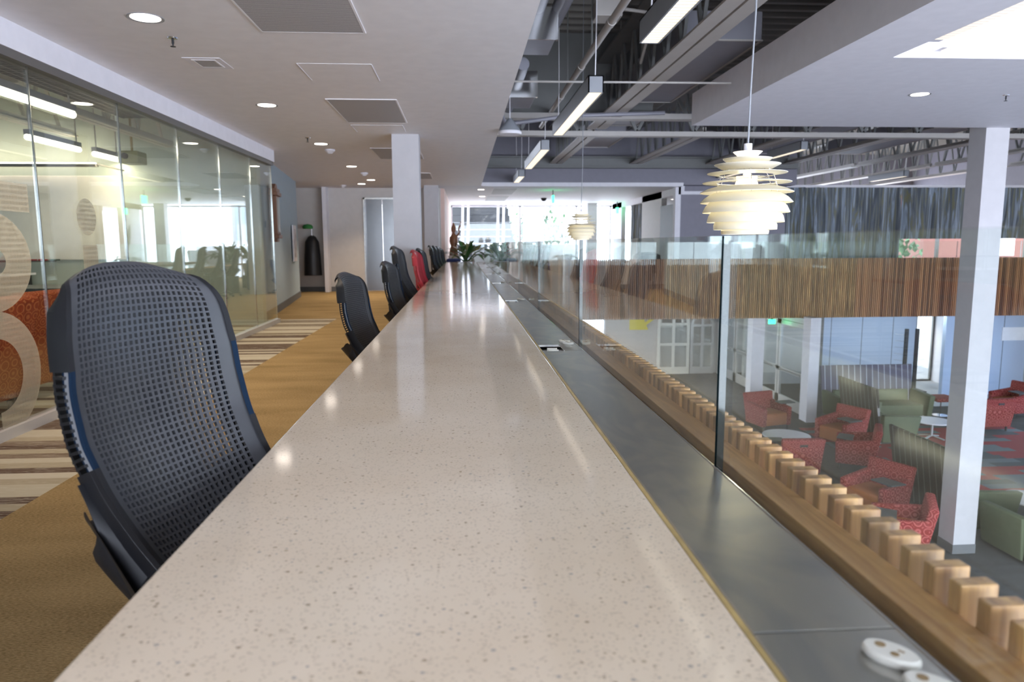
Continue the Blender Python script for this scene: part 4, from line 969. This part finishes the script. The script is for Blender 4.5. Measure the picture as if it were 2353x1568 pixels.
# glazed doors under the far gallery
mb = MB(); dx = 9.0; d0 = 18.15; d1 = 24.9
ys = [18.15, 20.0, 20.12, 21.75, 21.85, 23.2, 24.8]
fr = MB().box(dx-.06, dx+.06, 18.10, 24.9, LOW+2.46, LOW+2.60).box(dx-.06, dx+.06, 18.10, 18.24, LOW, LOW+2.5).box(dx-.06, dx+.06, 21.80, 21.94, LOW, LOW+2.5).box(dx-.06, dx+.06, 24.76, 24.9, LOW, LOW+2.5)
struct('door_frame_1', fr, M['alu'])
def leaf(y0, y1, label):
    e = empty('glazed_door', (dx, (y0+y1)/2, LOW), 0, label, 'door', 'glazed doors under the far gallery'); h = (y1-y0)/2-.01
    MB().box(-.03, .03, -h, -h+.11, .01, 2.44).box(-.03, .03, h-.11, h, .01, 2.44).box(-.03, .03, -h, h, .01, .30).box(-.03, .03, -h, h, 2.32, 2.44).box(-.03, .03, -h, h, 1.0, 1.10).obj('frame', M['alu'], e)
    MB().box(-.005, .005, -h+.1, h-.1, .28, 2.34).obj('pane', M['glassfar'], e)
    MB().tube([(-.08, -h+.2, 1.05), (-.08, h-.2, 1.05)], .018, 8).obj('push_bar', M['chrome'], e)
leaf(18.26, 20.0, 'glazed double door leaf nearest the white post'); leaf(20.02, 21.78, 'glazed double door leaf beside the green exit sign')
leaf(21.96, 23.3, 'glazed door leaf half hidden behind the white column'); leaf(23.34, 24.74, 'farthest glazed door leaf by the back wall')
# things on the lower back wall
pic = empty('framed_picture', (7.28, 24.96, -1.45), 0, 'framed dark picture above the arched door', 'picture')
MB().box(-.36, .36, -.02, .0, -.22, .42).obj('print', M['frame'], pic)
MB().box(-.42, .42, -.04, .0, -.30, -.22).box(-.42, .42, -.04, 0, .42, .5).box(-.42, -.35, -.04, 0, -.22, .42).box(.35, .42, -.04, 0, -.22, .42).obj('frame', M['cream'], pic)
ye = plain('yellow_paint', (.75, .62, .03), .5)
ys_ = empty('yellow_sign', (6.15, 24.96, -1.60), 0, 'bright yellow wall panel with a slanted handle shape', 'sign')
MB().prism([(-.36, -.22), (.30, -.22), (.12, .22), (-.36, .22)], 1, -.03, 0).obj('panel', ye, ys_); MB().bar((.20, -.02, -.02), (.52, -.02, .22), .10, .03, up=(0, 1, 0)).obj('slanted_bar', ye, ys_)
def arch_door(x, w_, h_, label, m):
    e = empty('arched_door', (x, 24.93, LOW), 0, label, 'door', 'arched doors on the lower back wall')
    mb = MB(); r = w_/2; zc = h_-r; n = 16
    def P(rr): return [(-rr, 0)]+[(-rr*math.cos(PI*k/n), zc+rr*math.sin(PI*k/n)) for k in range(n+1)]+[(rr, 0)]
    a, b = P(r), P(r-.10)
    for i in range(len(a)-1):
        mb.hexa([(a[i][0], 0, a[i][1]), (a[i+1][0], 0, a[i+1][1]), (b[i+1][0], 0, b[i+1][1]), (b[i][0], 0, b[i][1]), (a[i][0], -.06, a[i][1]), (a[i+1][0], -.06, a[i+1][1]), (b[i+1][0], -.06, b[i+1][1]), (b[i][0], -.06, b[i][1])])
    mb.box(-.05, .05, -.06, 0, 0, h_-.06).box(-r+.05, r-.05, -.05, 0, .0, .25).box(-r+.05, r-.05, -.05, 0, 1.0, 1.1).box(-r+.05, r-.05, -.05, 0, zc-.05, zc+.04)
    mb.obj('frame', m, e); MB().box(-r+.05, r-.05, -.02, -.012, .2, zc).obj('pane', M['glassfar'], e)
arch_door(7.35, 1.15, 2.35, 'cream arched glazed door under the framed picture', M['cream'])
arch_door(8.38, .85, 2.15, 'white arched door leaf in front of the cream arched door', M['alu'])

# ------------------------------------------------------------ curtain and gallery furniture
def curtain(name, x0, x1, y, z0, z1, label, m='curtain', amp=.07, per=.34, axis=0, group=None):
    mb = MB(); n = int((x1-x0)/.035); P = []; rnd = random.Random(3)
    ph = [rnd.uniform(-.5, .5) for _ in range(400)]
    for z, k in ((z0, 1.15), ((z0+z1)/2, 1.0), (z1, .8)):
        for i in range(n+1):
            s_ = x0+(x1-x0)*i/n; q = s_/per; a = amp*k*(math.sin(2*PI*q+1.5*math.sin(q*.9))+.35*math.sin(5.1*q))
            P.append((s_, y+a, z) if axis == 0 else (y+a, s_, z))
    o = mb.grid(P, n+1, 3).obj(name, M[m], smooth=True, recalc=False)
    return tag(o, label, 'curtain', group)
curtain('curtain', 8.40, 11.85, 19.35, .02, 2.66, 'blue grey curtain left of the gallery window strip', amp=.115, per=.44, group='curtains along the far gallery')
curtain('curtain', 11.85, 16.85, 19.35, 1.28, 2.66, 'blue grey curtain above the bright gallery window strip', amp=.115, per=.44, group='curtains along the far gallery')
r_ = tag(MB().box(8.35, 16.85, 19.28, 19.42, 2.66, 2.72).obj('curtain_rail', M['white']), 'pale curtain rail running above the blue grey curtains', 'rail')
sbox('wall_gallery_back', 8.35, 11.9, 19.6, 19.7, 0, 2.66, M['wallpurple'])
mb = MB()
for x in (11.9, 13.2, 14.5, 15.8, 16.8): mb.box(x, x+.07, 19.62, 19.70, 0, 2.62)
mb.box(11.9, 16.85, 19.62, 19.7, 0, .7)
struct('window_20', mb, M['white'])
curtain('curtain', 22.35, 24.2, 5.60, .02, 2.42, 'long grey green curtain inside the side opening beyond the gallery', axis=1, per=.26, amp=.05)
tag(MB().box(5.46, 5.50, 18.75, 20.05, 0, 2.2).obj('dark_door', M['joistd'], bevel=.004), 'dark grey door at the side of the gallery opening', 'door')
def tub_chair(x, y, rz, label, m):
    e = empty('lounge_chair', (x, y, 0), rz, label, 'chair', 'white shell chairs past the counter')
    P = []; n = 20
    for j, (r, z) in enumerate(((.16, .42), (.26, .44), (.30, .55), (.33, .74), (.34, .80))):
        for i in range(n+1):
            a = -2.3+4.6*i/n; k = 1 if j < 3 else 1-.10*(1-math.cos(a)); P.append((r*math.sin(a), -r*math.cos(a), z*k))
    MB().grid(P, n+1, 5).obj('shell', m, e, smooth=True)
    MB().lathe([(0, .42), (.25, .42), (.27, .44), (.25, .46), (0, .46)], n=24).obj('seat', m, e, smooth=True)
    for sx in (-1, 1):
        for sy in (-1, 1): MB().tube([(sx*.14, sy*.14, .42), (sx*.24, sy*.24, 0)], .014, 8).obj('leg', M['chrome'], e)
    return e
shellm = plain('glossy_white_shell', (.78, .82, .90), .15)
for x_, y_, r_z, lb in ((.58, 19.45, 2.9, 'white shell chair just past the end of the stone counter'), (1.30, 20.2, 2.2, 'white shell chair behind the first, nearer the window wall')):
    tub_chair(x_, y_, r_z, lb, shellm).scale = (1, 1, 1.32)
nv = tag(MB().box(-.44, -.06, 19.55, 20.1, .0, .80).obj('navy_bin', M['navy'], bevel=.05, seg=3, smooth=True), 'rounded navy blue pouffe past the counter end', 'pouffe')
# wooden sculpture on a plinth
sc_ = empty('carved_figure', (-.26, 21.9, 0), 0, 'tall brown carved figure with raised arm against the pale wall', 'sculpture')
MB().box(-.16, .16, -.16, .16, 0, .85).obj('plinth', M['white'], sc_, bevel=.01)
MB().lathe([(0, 0), (.14, .0), (.13, .12), (.10, .28), (.13, .42), (.12, .55), (.05, .64), (.045, .68), (.07, .73), (.075, .80), (.05, .87), (.015, .96), (0, .97)], c=(0, 0, .85), n=20).obj('figure', M['bronze'], sc_, smooth=True)
MB().tube([(.06, 0, 1.38), (.16, 0, 1.50), (.15, 0, 1.64), (.20, 0, 1.74)], [.035, .03, .025, .03], 10).tube([(.20, 0, 1.78), (.23, 0, 1.83), (.20, 0, 1.88), (.17, 0, 1.83), (.20, 0, 1.78)], .018, 8).obj('raised_arm', M['bronze'], sc_, smooth=True)
# plants
def leaf_mb(mb, base, d, l, w_, droop=.5, mi=0):
    d = Vector(d).normalized(); side = d.cross(Vector((0, 0, 1)));
    side = side.normalized() if side.length > .05 else Vector((1, 0, 0)); n = 9; P = []
    for i in range(n+1):
        t_ = i/n; p = Vector(base)+d*l*t_+Vector((0, 0, -droop*l*t_*t_)); ww = w_*math.sin(PI*min(1, t_*.96+.04))**.8*(1 if t_ < .96 else .3)
        P += [p-side*ww, p+Vector((0, 0, -.18*ww)), p+side*ww]
    mb.grid(P, 3, n+1, mi)
def plant(x, y, z, pot, label, leaves, stem=.0, potm='white', seed=1, lm='leaf', s=1., stand=False):
    e = empty('potted_plant', (x, y, z), 0, label, 'plant', 'potted plants past the counter'); rnd = random.Random(seed)
    MB().lathe([(0, 0), (pot*.75, 0), (pot, pot*1.6), (pot*1.04, pot*1.65), (pot*.9, pot*1.65), (pot*.88, pot*1.5), (0, pot*1.5)], n=28).obj('pot', M[potm], e, smooth=True)
    if stand: MB().box(-.18, .18, -.18, .18, -z, -.002).obj('stand', M['base'], e, bevel=.008)
    mb = MB(); st = MB()
    for k in range(leaves):
        a = rnd.uniform(0, 2*PI); el = rnd.uniform(.5, 1.4); l = rnd.uniform(.28, .50)*s
        b0 = Vector((0, 0, pot*1.5)); d = Vector((math.cos(a)*math.cos(el), math.sin(a)*math.cos(el), math.sin(el)))
        b1 = b0+d*rnd.uniform(.12, .35)*s; st.tube([b0, b1], .006, 6); leaf_mb(mb, b1, d, l, .07*s, rnd.uniform(.3, .9))
    f = mb.obj('foliage', M[lm], e, smooth=True, recalc=False); st.obj('stems', M[lm], e); return e
plant(.06, 18.55, 0.42, .20, 'broad-leaved potted plant at the far end of the counter', 40, seed=4, s=1.05, stand=True)
kids_ = None
plant(.22, 20.9, .35, .2, 'yellow green potted plant behind the broad-leaved one', 16, seed=9, lm='leaf2', s=1.3, stand=True)
# tall-leaved plant on the atrium side, on a plinth stand beyond the guard
pt = empty('potted_plant', (2.65, 18.95, 0), 0, 'tall single-leaved plant with white pot below the small pendant', 'plant')
MB().box(-.35, .35, -.25, .25, 0, .55).obj('stand', M['white'], pt, bevel=.01)
MB().lathe([(0, .55), (.15, .55), (.2, .85), (.18, .85), (.16, .8), (0, .8)], n=28).obj('pot', M['white'], pt, smooth=True)
mb = MB(); leaf_mb(mb, (0, 0, 1.0), (-.15, 0, 1), .75, .11, .02); leaf_mb(mb, (-.1, 0, .95), (-.75, 0, .5), .75, .035, .35)
for k in range(9): leaf_mb(mb, (0, 0, .85), (math.cos(k*.7), .4*math.sin(k*.7), .35), .45, .08, .6)
mb.obj('foliage', M['leaf'], pt, smooth=True, recalc=False)
for x, y, lb in ((3.9, 18.75, 'dark rounded chair back seen through the guard by the dark door'),):
    tag(MB().lathe([(0, 0), (.38, .02), (.42, .5), (.36, .88), (.2, .95), (0, .96)], c=(4.85, 19.1, 0), n=28).obj('pouffe_chair', M['black'], smooth=True), lb, 'chair')

# ------------------------------------------------------------ corridor wall pieces
def on_blue(t_):      # a point on the blue wall, 0 = near end, 1 = far end
    return Vector((-3.10-.65*t_, 11.5+5.56*t_, 0))
ang_b = math.atan2(5.56, -.65)
ck = empty('wall_clock', on_blue(.20)+Vector((.03, .0, 1.70)), ang_b-PI/2-PI/2+PI, 'ornate dark wooden wall clock hanging on the blue wall', 'clock')
ck.rotation_euler = (0, 0, ang_b)
MB().box(-.20, .20, -.12, -.005, -.34, .30).obj('case', M['bronze'], ck, bevel=.01)
MB().box(-.26, .26, -.15, -.005, .30, .36).box(-.22, .22, -.13, -.005, .36, .42).prism([(-.20, .42), (.20, .42), (.07, .50), (-.07, .50)], 1, -.10, -.005).box(-.24, .24, -.14, -.005, -.40, -.34).box(-.13, .13, -.10, -.005, -.46, -.40).obj('crown_moulding', M['bronze'], ck, bevel=.006)
MB().box(-.14, .14, -.126, -.12, -.30, .27).obj('glass_front', plain('aged_clock_glass', (.34, .33, .27), .25), ck)
pf = empty('framed_poster', on_blue(.80)+Vector((.02, 0, 1.22)), ang_b, 'white framed poster at the far corner of the blue wall', 'picture')
MB().box(-.30, .30, -.03, -.004, -.38, .38).obj('frame', M['white'], pf, bevel=.004)
MB().box(-.22, .22, -.034, -.03, -.30, .30).obj('print', plain('pale_print', (.52, .50, .52), .5, var=.4, scale=9), pf)
ct = empty('hanging_coat', (-3.78, 18.75, 0), 0, 'black coat hanging on the corridor wall below a green cap', 'coat')
MB().lathe([(0, .42), (.22, .42), (.20, .9), (.17, 1.25), (.10, 1.38), (.03, 1.42), (0, 1.42)], n=18).obj('coat', M['dark'], ct, smooth=True)
MB().tube([(0, .0, 1.42), (0, .0, 1.60)], .008, 6).obj('hanger', M['chrome'], ct)
tag(MB().lathe([(0, 0), (.12, 0), (.13, .05), (.09, .10), (0, .12)], c=(-3.84, 18.6, 1.58), n=20).obj('green_cap', plain('green_cloth', (.04, .22, .05), .8), smooth=True), 'green cap resting above the black coat', 'cap')
tag(MB().box(-.80, -.62, 18.86, 18.9, 1.62, 1.78).obj('small_sign', M['navy']), 'small dark blue sign on the wall between the two columns', 'sign')

# ------------------------------------------------------------ glass-walled room on the left
M['cream2'] = plain('cream_painted_steel', (.60, .57, .48), .5)
wbd = empty('whiteboard', (-6.45, 11.08, 1.585), 0, 'large cream whiteboard on the back wall of the glass room', 'whiteboard')
MB().box(-1.53, 1.53, -.025, 0, -.60, .605).obj('board', M['whiteboard'], wbd, bevel=.012, seg=3)
MB().box(-1.0, .55, -.11, -.02, -.625, -.605).obj('pen_tray', M['frame'], wbd)
for i, (x, m_, nm) in enumerate(((-6.27, 'meshred', 'red'), (-6.12, 'meshred', 'dark red'), (-5.95, 'outgreen', 'green'))):
    tag(MB().tube([(x, 11.0, .99), (x+.13, 11.0, .99)], .010, 8).obj('marker_pen', M[m_]), nm+' marker pen lying on the whiteboard tray', 'marker', 'marker pens on the tray')
def tube_light(x, y0, y1, z, label, pw):
    e = empty('tube_light', (x, (y0+y1)/2, z), 0, label, 'tube light', 'tube lights in the glass room'); h = (y1-y0)/2
    MB().tube([(0, -h, 0), (0, h, 0)], .033, 14).obj('tube', M['tube'], e, smooth=True)
    MB().box(-.035, .035, -h, h, .03, .09).obj('housing', M['fixture'], e)
    for s_ in (-h+.06, h-.06): MB().tube([(0, s_, .08), (0, s_, 1.25)], .008, 6).obj('drop_rod', M['joist'], e)
    l = bpy.data.lights.new('tube_beam', 'AREA'); l.shape = 'RECTANGLE'; l.size = .07; l.size_y = 2*h; l.energy = pw; l.color = (1, .88, .62)
    o = bpy.data.objects.new('tube_beam', l); COL.objects.link(o); o.parent = e; o.location = (0, 0, -.035)
tube_light(-3.745, 5.2, 7.53, 2.45, 'glowing tube light nearest the glass partition, upper left', 5)
tube_light(-5.04, 9.05, 10.22, 2.45, 'glowing tube light in the glass room, first of the lower pair', 4)
tube_light(-4.90, 10.32, 11.02, 2.41, 'glowing tube light in the glass room, second of the lower pair by the projector', 3)
wl = empty('wall_washer', (-6.3, 10.75, 2.32), 0, 'long slim light bar washing the whiteboard from above', 'light bar')
MB().box(-1.2, 1.2, -.03, .03, 0, .02).obj('lens', M['tube'], wl); MB().box(-1.22, 1.22, -.05, .05, -.035, -.001).obj('housing', M['frame'], wl); MB().bar((1.22, 0, 0), (1.45, .3, -.06), .02).obj('bracket', M['frame'], wl)
l = bpy.data.lights.new('washer_beam', 'AREA'); l.shape = 'RECTANGLE'; l.size = 2.4; l.size_y = .06; l.energy = 2.2; l.color = (1, .84, .66)
o = bpy.data.objects.new('washer_beam', l); COL.objects.link(o); o.parent = wl; o.location = (0, 0, .06); o.rotation_euler = (math.radians(110), 0, 0)
pj = empty('projector', (-4.42, 10.35, 2.37), 0, 'small olive box projector hanging from a ceiling pole', 'projector')
MB().box(-.13, .13, -.15, .15, -.09, .07).obj('case', plain('olive_plastic', (.30, .29, .14), .5), pj, bevel=.015)
MB().tube([(0, 0, .07), (0, 0, 1.36)], .016, 8).obj('pole', plain('brass_pole', (.35, .25, .08), .4), pj); MB().tube([(-.03, -.15, 0), (-.03, -.18, 0)], .04, 14).obj('lens', M['dark'], pj)
lv = empty('louvre_panel', (-3.42, 6.9, 2.62), 0, 'egg-crate louvre panel hanging just inside the glass partition', 'louvre panel')
mb = MB()
for i in range(10): mb.box(-.40+i*.085, -.397+i*.085, -1.9, 1.9, 0, .05)
for i in range(45): mb.box(-.40, .62-.21, -1.9+i*.085, -1.897+i*.085, 0, .05)
mb.obj('lattice', M['chrome'], lv)
for i, x in enumerate((-4.15, -5.5, -6.9)):
    jr = joist(x, 1.0, 11.0, 'open web joist over the glass room, %s from the partition' % ordn[i], zb=2.72 if i else 2.58, zt=3.45, w_=.16, pan=.8)
    for ch in kids(jr): ch.data.materials[0] = M['cream2']
for i, y in enumerate((8.3, 5.6)):
    tag(MB().box(-9.0, -3.05, y, y+.12, 2.90, 2.98).obj('cross_beam', M['cream2']), 'painted cross beam over the glass room, %s the back wall' % ('nearer' if i == 0 else 'farther from'), 'beam')
ac = make_armchair(M['orangefab'], M['orangefab'], 'orange medallion armchair with its back to the glass partition', False, 'orange armchairs in the glass room')
ac.location = (-3.60, 6.05, 0); ac.rotation_euler = (0, 0, deg(172-90)); ac.scale = (1.22, 1, 1.0)
a2 = copy_tree(ac, (-3.55, 4.95, 0), deg(178-90), 'orange medallion armchair at the frame edge behind the numeral decal')
tb = empty('work_table', (-5.4, 8.6, 0), 0, 'grey table with dark edge in the glass room below the whiteboard', 'table')
MB().box(-1.0, 1.2, -.4, .4, .70, .735).obj('tabletop', M['tabmat'], tb)
for sx in (-.9, 1.1):
    for sy in (-.34, .34): MB().tube([(sx, sy, 0), (sx, sy, .70)], .02, 8).obj('leg', M['frame'], tb)
bx = tag(MB().box(-7.0, -6.2, 10.4, 10.95, 0, .78).obj('printer_cabinet', M['dark'], bevel=.01), 'black equipment cabinet below the left end of the whiteboard', 'cabinet')
MB().box(-7.0, -6.15, 10.36, 10.97, .78, .81).obj('cabinet_top', M['tabwhite'], bx)
# frosted numerals on the partition
tc = bpy.data.curves.new('digits', 'FONT'); tc.body = '010010'; tc.size = .027; dg_o = text_mesh('digits', tc)
DV = [(v.co.x, v.co.y) for v in dg_o.data.vertices]; DF = [tuple(p.vertices) for p in dg_o.data.polygons]; DW = max(v[0] for v in DV)
bpy.data.objects.remove(dg_o)
def decal(name, mb, label, spans, ztop, zbot):        # rows of small digits kept inside the film's outline
    o = tag(mb.obj(name, M['decal'], recalc=False), label, 'decal', 'frosted decals on the partition glass')
    tx = MB(); z = ztop-.034
    while z > zbot+.01:
        for y0, y1 in spans(z):
            k = int((y1-y0-.004+.014)/(DW+.014)); y = (y0+y1)/2-(k*(DW+.014)-.014)/2
            for q in range(k): tx.add([(-2.8590, y+q*(DW+.014)+u, z+w_) for u, w_ in DV], DF)
        z -= .034
    tx.obj('decal_digits', M['decaltext'], o, recalc=False); return o
XD = -2.8615
def ring(cy, cz, ry, rz_, ty, tz, a0, a1, n=40):
    mb = MB(); P = []
    for i in range(n+1):
        a = a0+(a1-a0)*i/n
        P += [(XD, cy+ry*math.cos(a), cz+rz_*math.sin(a)), (XD, cy+(ry-ty)*math.cos(a), cz+(rz_-tz)*math.sin(a))]
    return mb.grid(P, 2, n+1)
mb = MB(); n = 40
mb.add([(XD, 5.83+.145*math.cos(2*PI*k/n), 1.413+.139*math.sin(2*PI*k/n)) for k in range(n)], [tuple(range(n))])
def ell(cy, cz, ry, rz_, z):
    q = 1-((z+.009-cz)/rz_)**2; return ry*math.sqrt(q)*.96 if q > 0 else None
decal('frosted_decal', mb, 'frosted dot of the letter i on the glass in front of the whiteboard', lambda z: [(5.83-ell(5.83, 1.413, .145, .139, z), 5.83+ell(5.83, 1.413, .145, .139, z))] if ell(5.83, 1.413, .145, .139, z) else [], 1.552, 1.274)
decal('frosted_decal', MB().add([(XD, 5.735, .25), (XD, 5.96, .25), (XD, 5.96, 1.20), (XD, 5.735, 1.20)], [(0, 1, 2, 3)]), 'frosted upright stem below the frosted dot', lambda z: [(5.735, 5.96)], 1.20, .25)
mb = MB().add([(XD, 4.50, 1.415), (XD, 5.09, 1.415), (XD, 5.09, 1.598), (XD, 4.50, 1.598)], [(0, 1, 2, 3)])
r2 = ring(4.62, 1.10, .44, .315, .27, .22, -PI*.5, PI*.5); mb.add(r2.v, r2.f)
def five(z):
    if z > 1.41: return [(4.50, 5.09)]
    a_ = ell(4.62, 1.10, .44, .315, z); b_ = ell(4.62, 1.10, .17, .095, z)
    return [(4.62+(b_ or 0)*1.08, 4.62+a_)] if a_ else []
decal('frosted_decal', mb, 'large frosted numeral five on the partition glass', five, 1.598, .79)
def loop(z):
    a_ = ell(4.60, .40, .46, .40, z); b_ = ell(4.60, .40, .26, .23, z); return [(4.60+(b_ or 0)*1.06, 4.60+a_)] if a_ else []
decal('frosted_decal', ring(4.60, .40, .46, .40, .20, .17, -PI*.5, PI*.5), 'frosted lower loop numeral on the partition glass in front of the orange chair', loop, .80, .02)

# ------------------------------------------------------------ outside the far windows
tw = empty('stair_tower', (.7, 29.4, 0), 0, 'pale stair tower with grooved grey panels seen through the end windows', 'stair tower')
mb = MB()
for k in range(13): mb.box(-1.15, 1.60-.05*k, 0, .3, -.2+.28*k, .07+.28*k)
mb.obj('grooved_panel', plain('pale_grey_cladding', (.05, .051, .055), .6), tw)
for x in (-.72, -.50, .68, .90): MB().bar((x-.03, -.2, -.5), (x+.06, -.2, 3.4), .09).obj('slanted_post', M['white'], tw)
MB().box(1.7, 4.0, .1, .5, -1, 1.15).obj('low_wall', M['white'], tw)
wn = MB().box(1.75, 2.55, .0, .1, 1.2, 3.4).obj('window_frame', M['white'], tw); MB().box(1.9, 2.4, -.02, .0, 1.35, 3.2).obj('pane', plain('pale_window_pane', (.55, .62, .68), .2), wn)
def tree(x, y, z, r, label, seed):
    e = empty('tree', (x, y, z), 0, label, 'tree', 'trees outside the windows'); rnd = random.Random(seed); mb = MB()
    for k in range(420):
        p = Vector((rnd.gauss(0, 1), rnd.gauss(0, 1), rnd.gauss(0, 1))).normalized()*r*rnd.uniform(.4, 1); q = Vector((rnd.uniform(-1, 1), rnd.uniform(-1, 1), rnd.uniform(-1, 1))).normalized()
        s_ = q.cross(Vector((0, 0, 1))).normalized()*.10; u = q.cross(s_).normalized()*.16
        mb.add([p-s_, p-u, p+s_, p+u], [(0, 1, 2, 3)])
    mb.obj('crown', M['outgreen'], e, recalc=False); MB().tube([(0, 0, -r-1.5), (0, 0, 0)], [.14, .06], 8).obj('trunk', M['bronze'], e)
tree(3.9, 38, 1.6, 1.7, 'green tree outside the middle of the end windows', 3)
tree(17.2, 29, .9, 1.5, 'green tree outside the gallery window strip', 5); tree(16.0, 31.5, 1.0, 1.2, 'smaller green tree outside the gallery window strip, to the left', 8)
bb = tag(MB().box(19.6, 27.0, 30, 32, -3, 3.4).obj('brick_building', M['brick']), 'red brick building outside beyond the gallery window strip', 'building')
MB().box(22.6, 23.6, 29.9, 30.0, .6, 2.4).obj('window_frame', M['white'], bb)
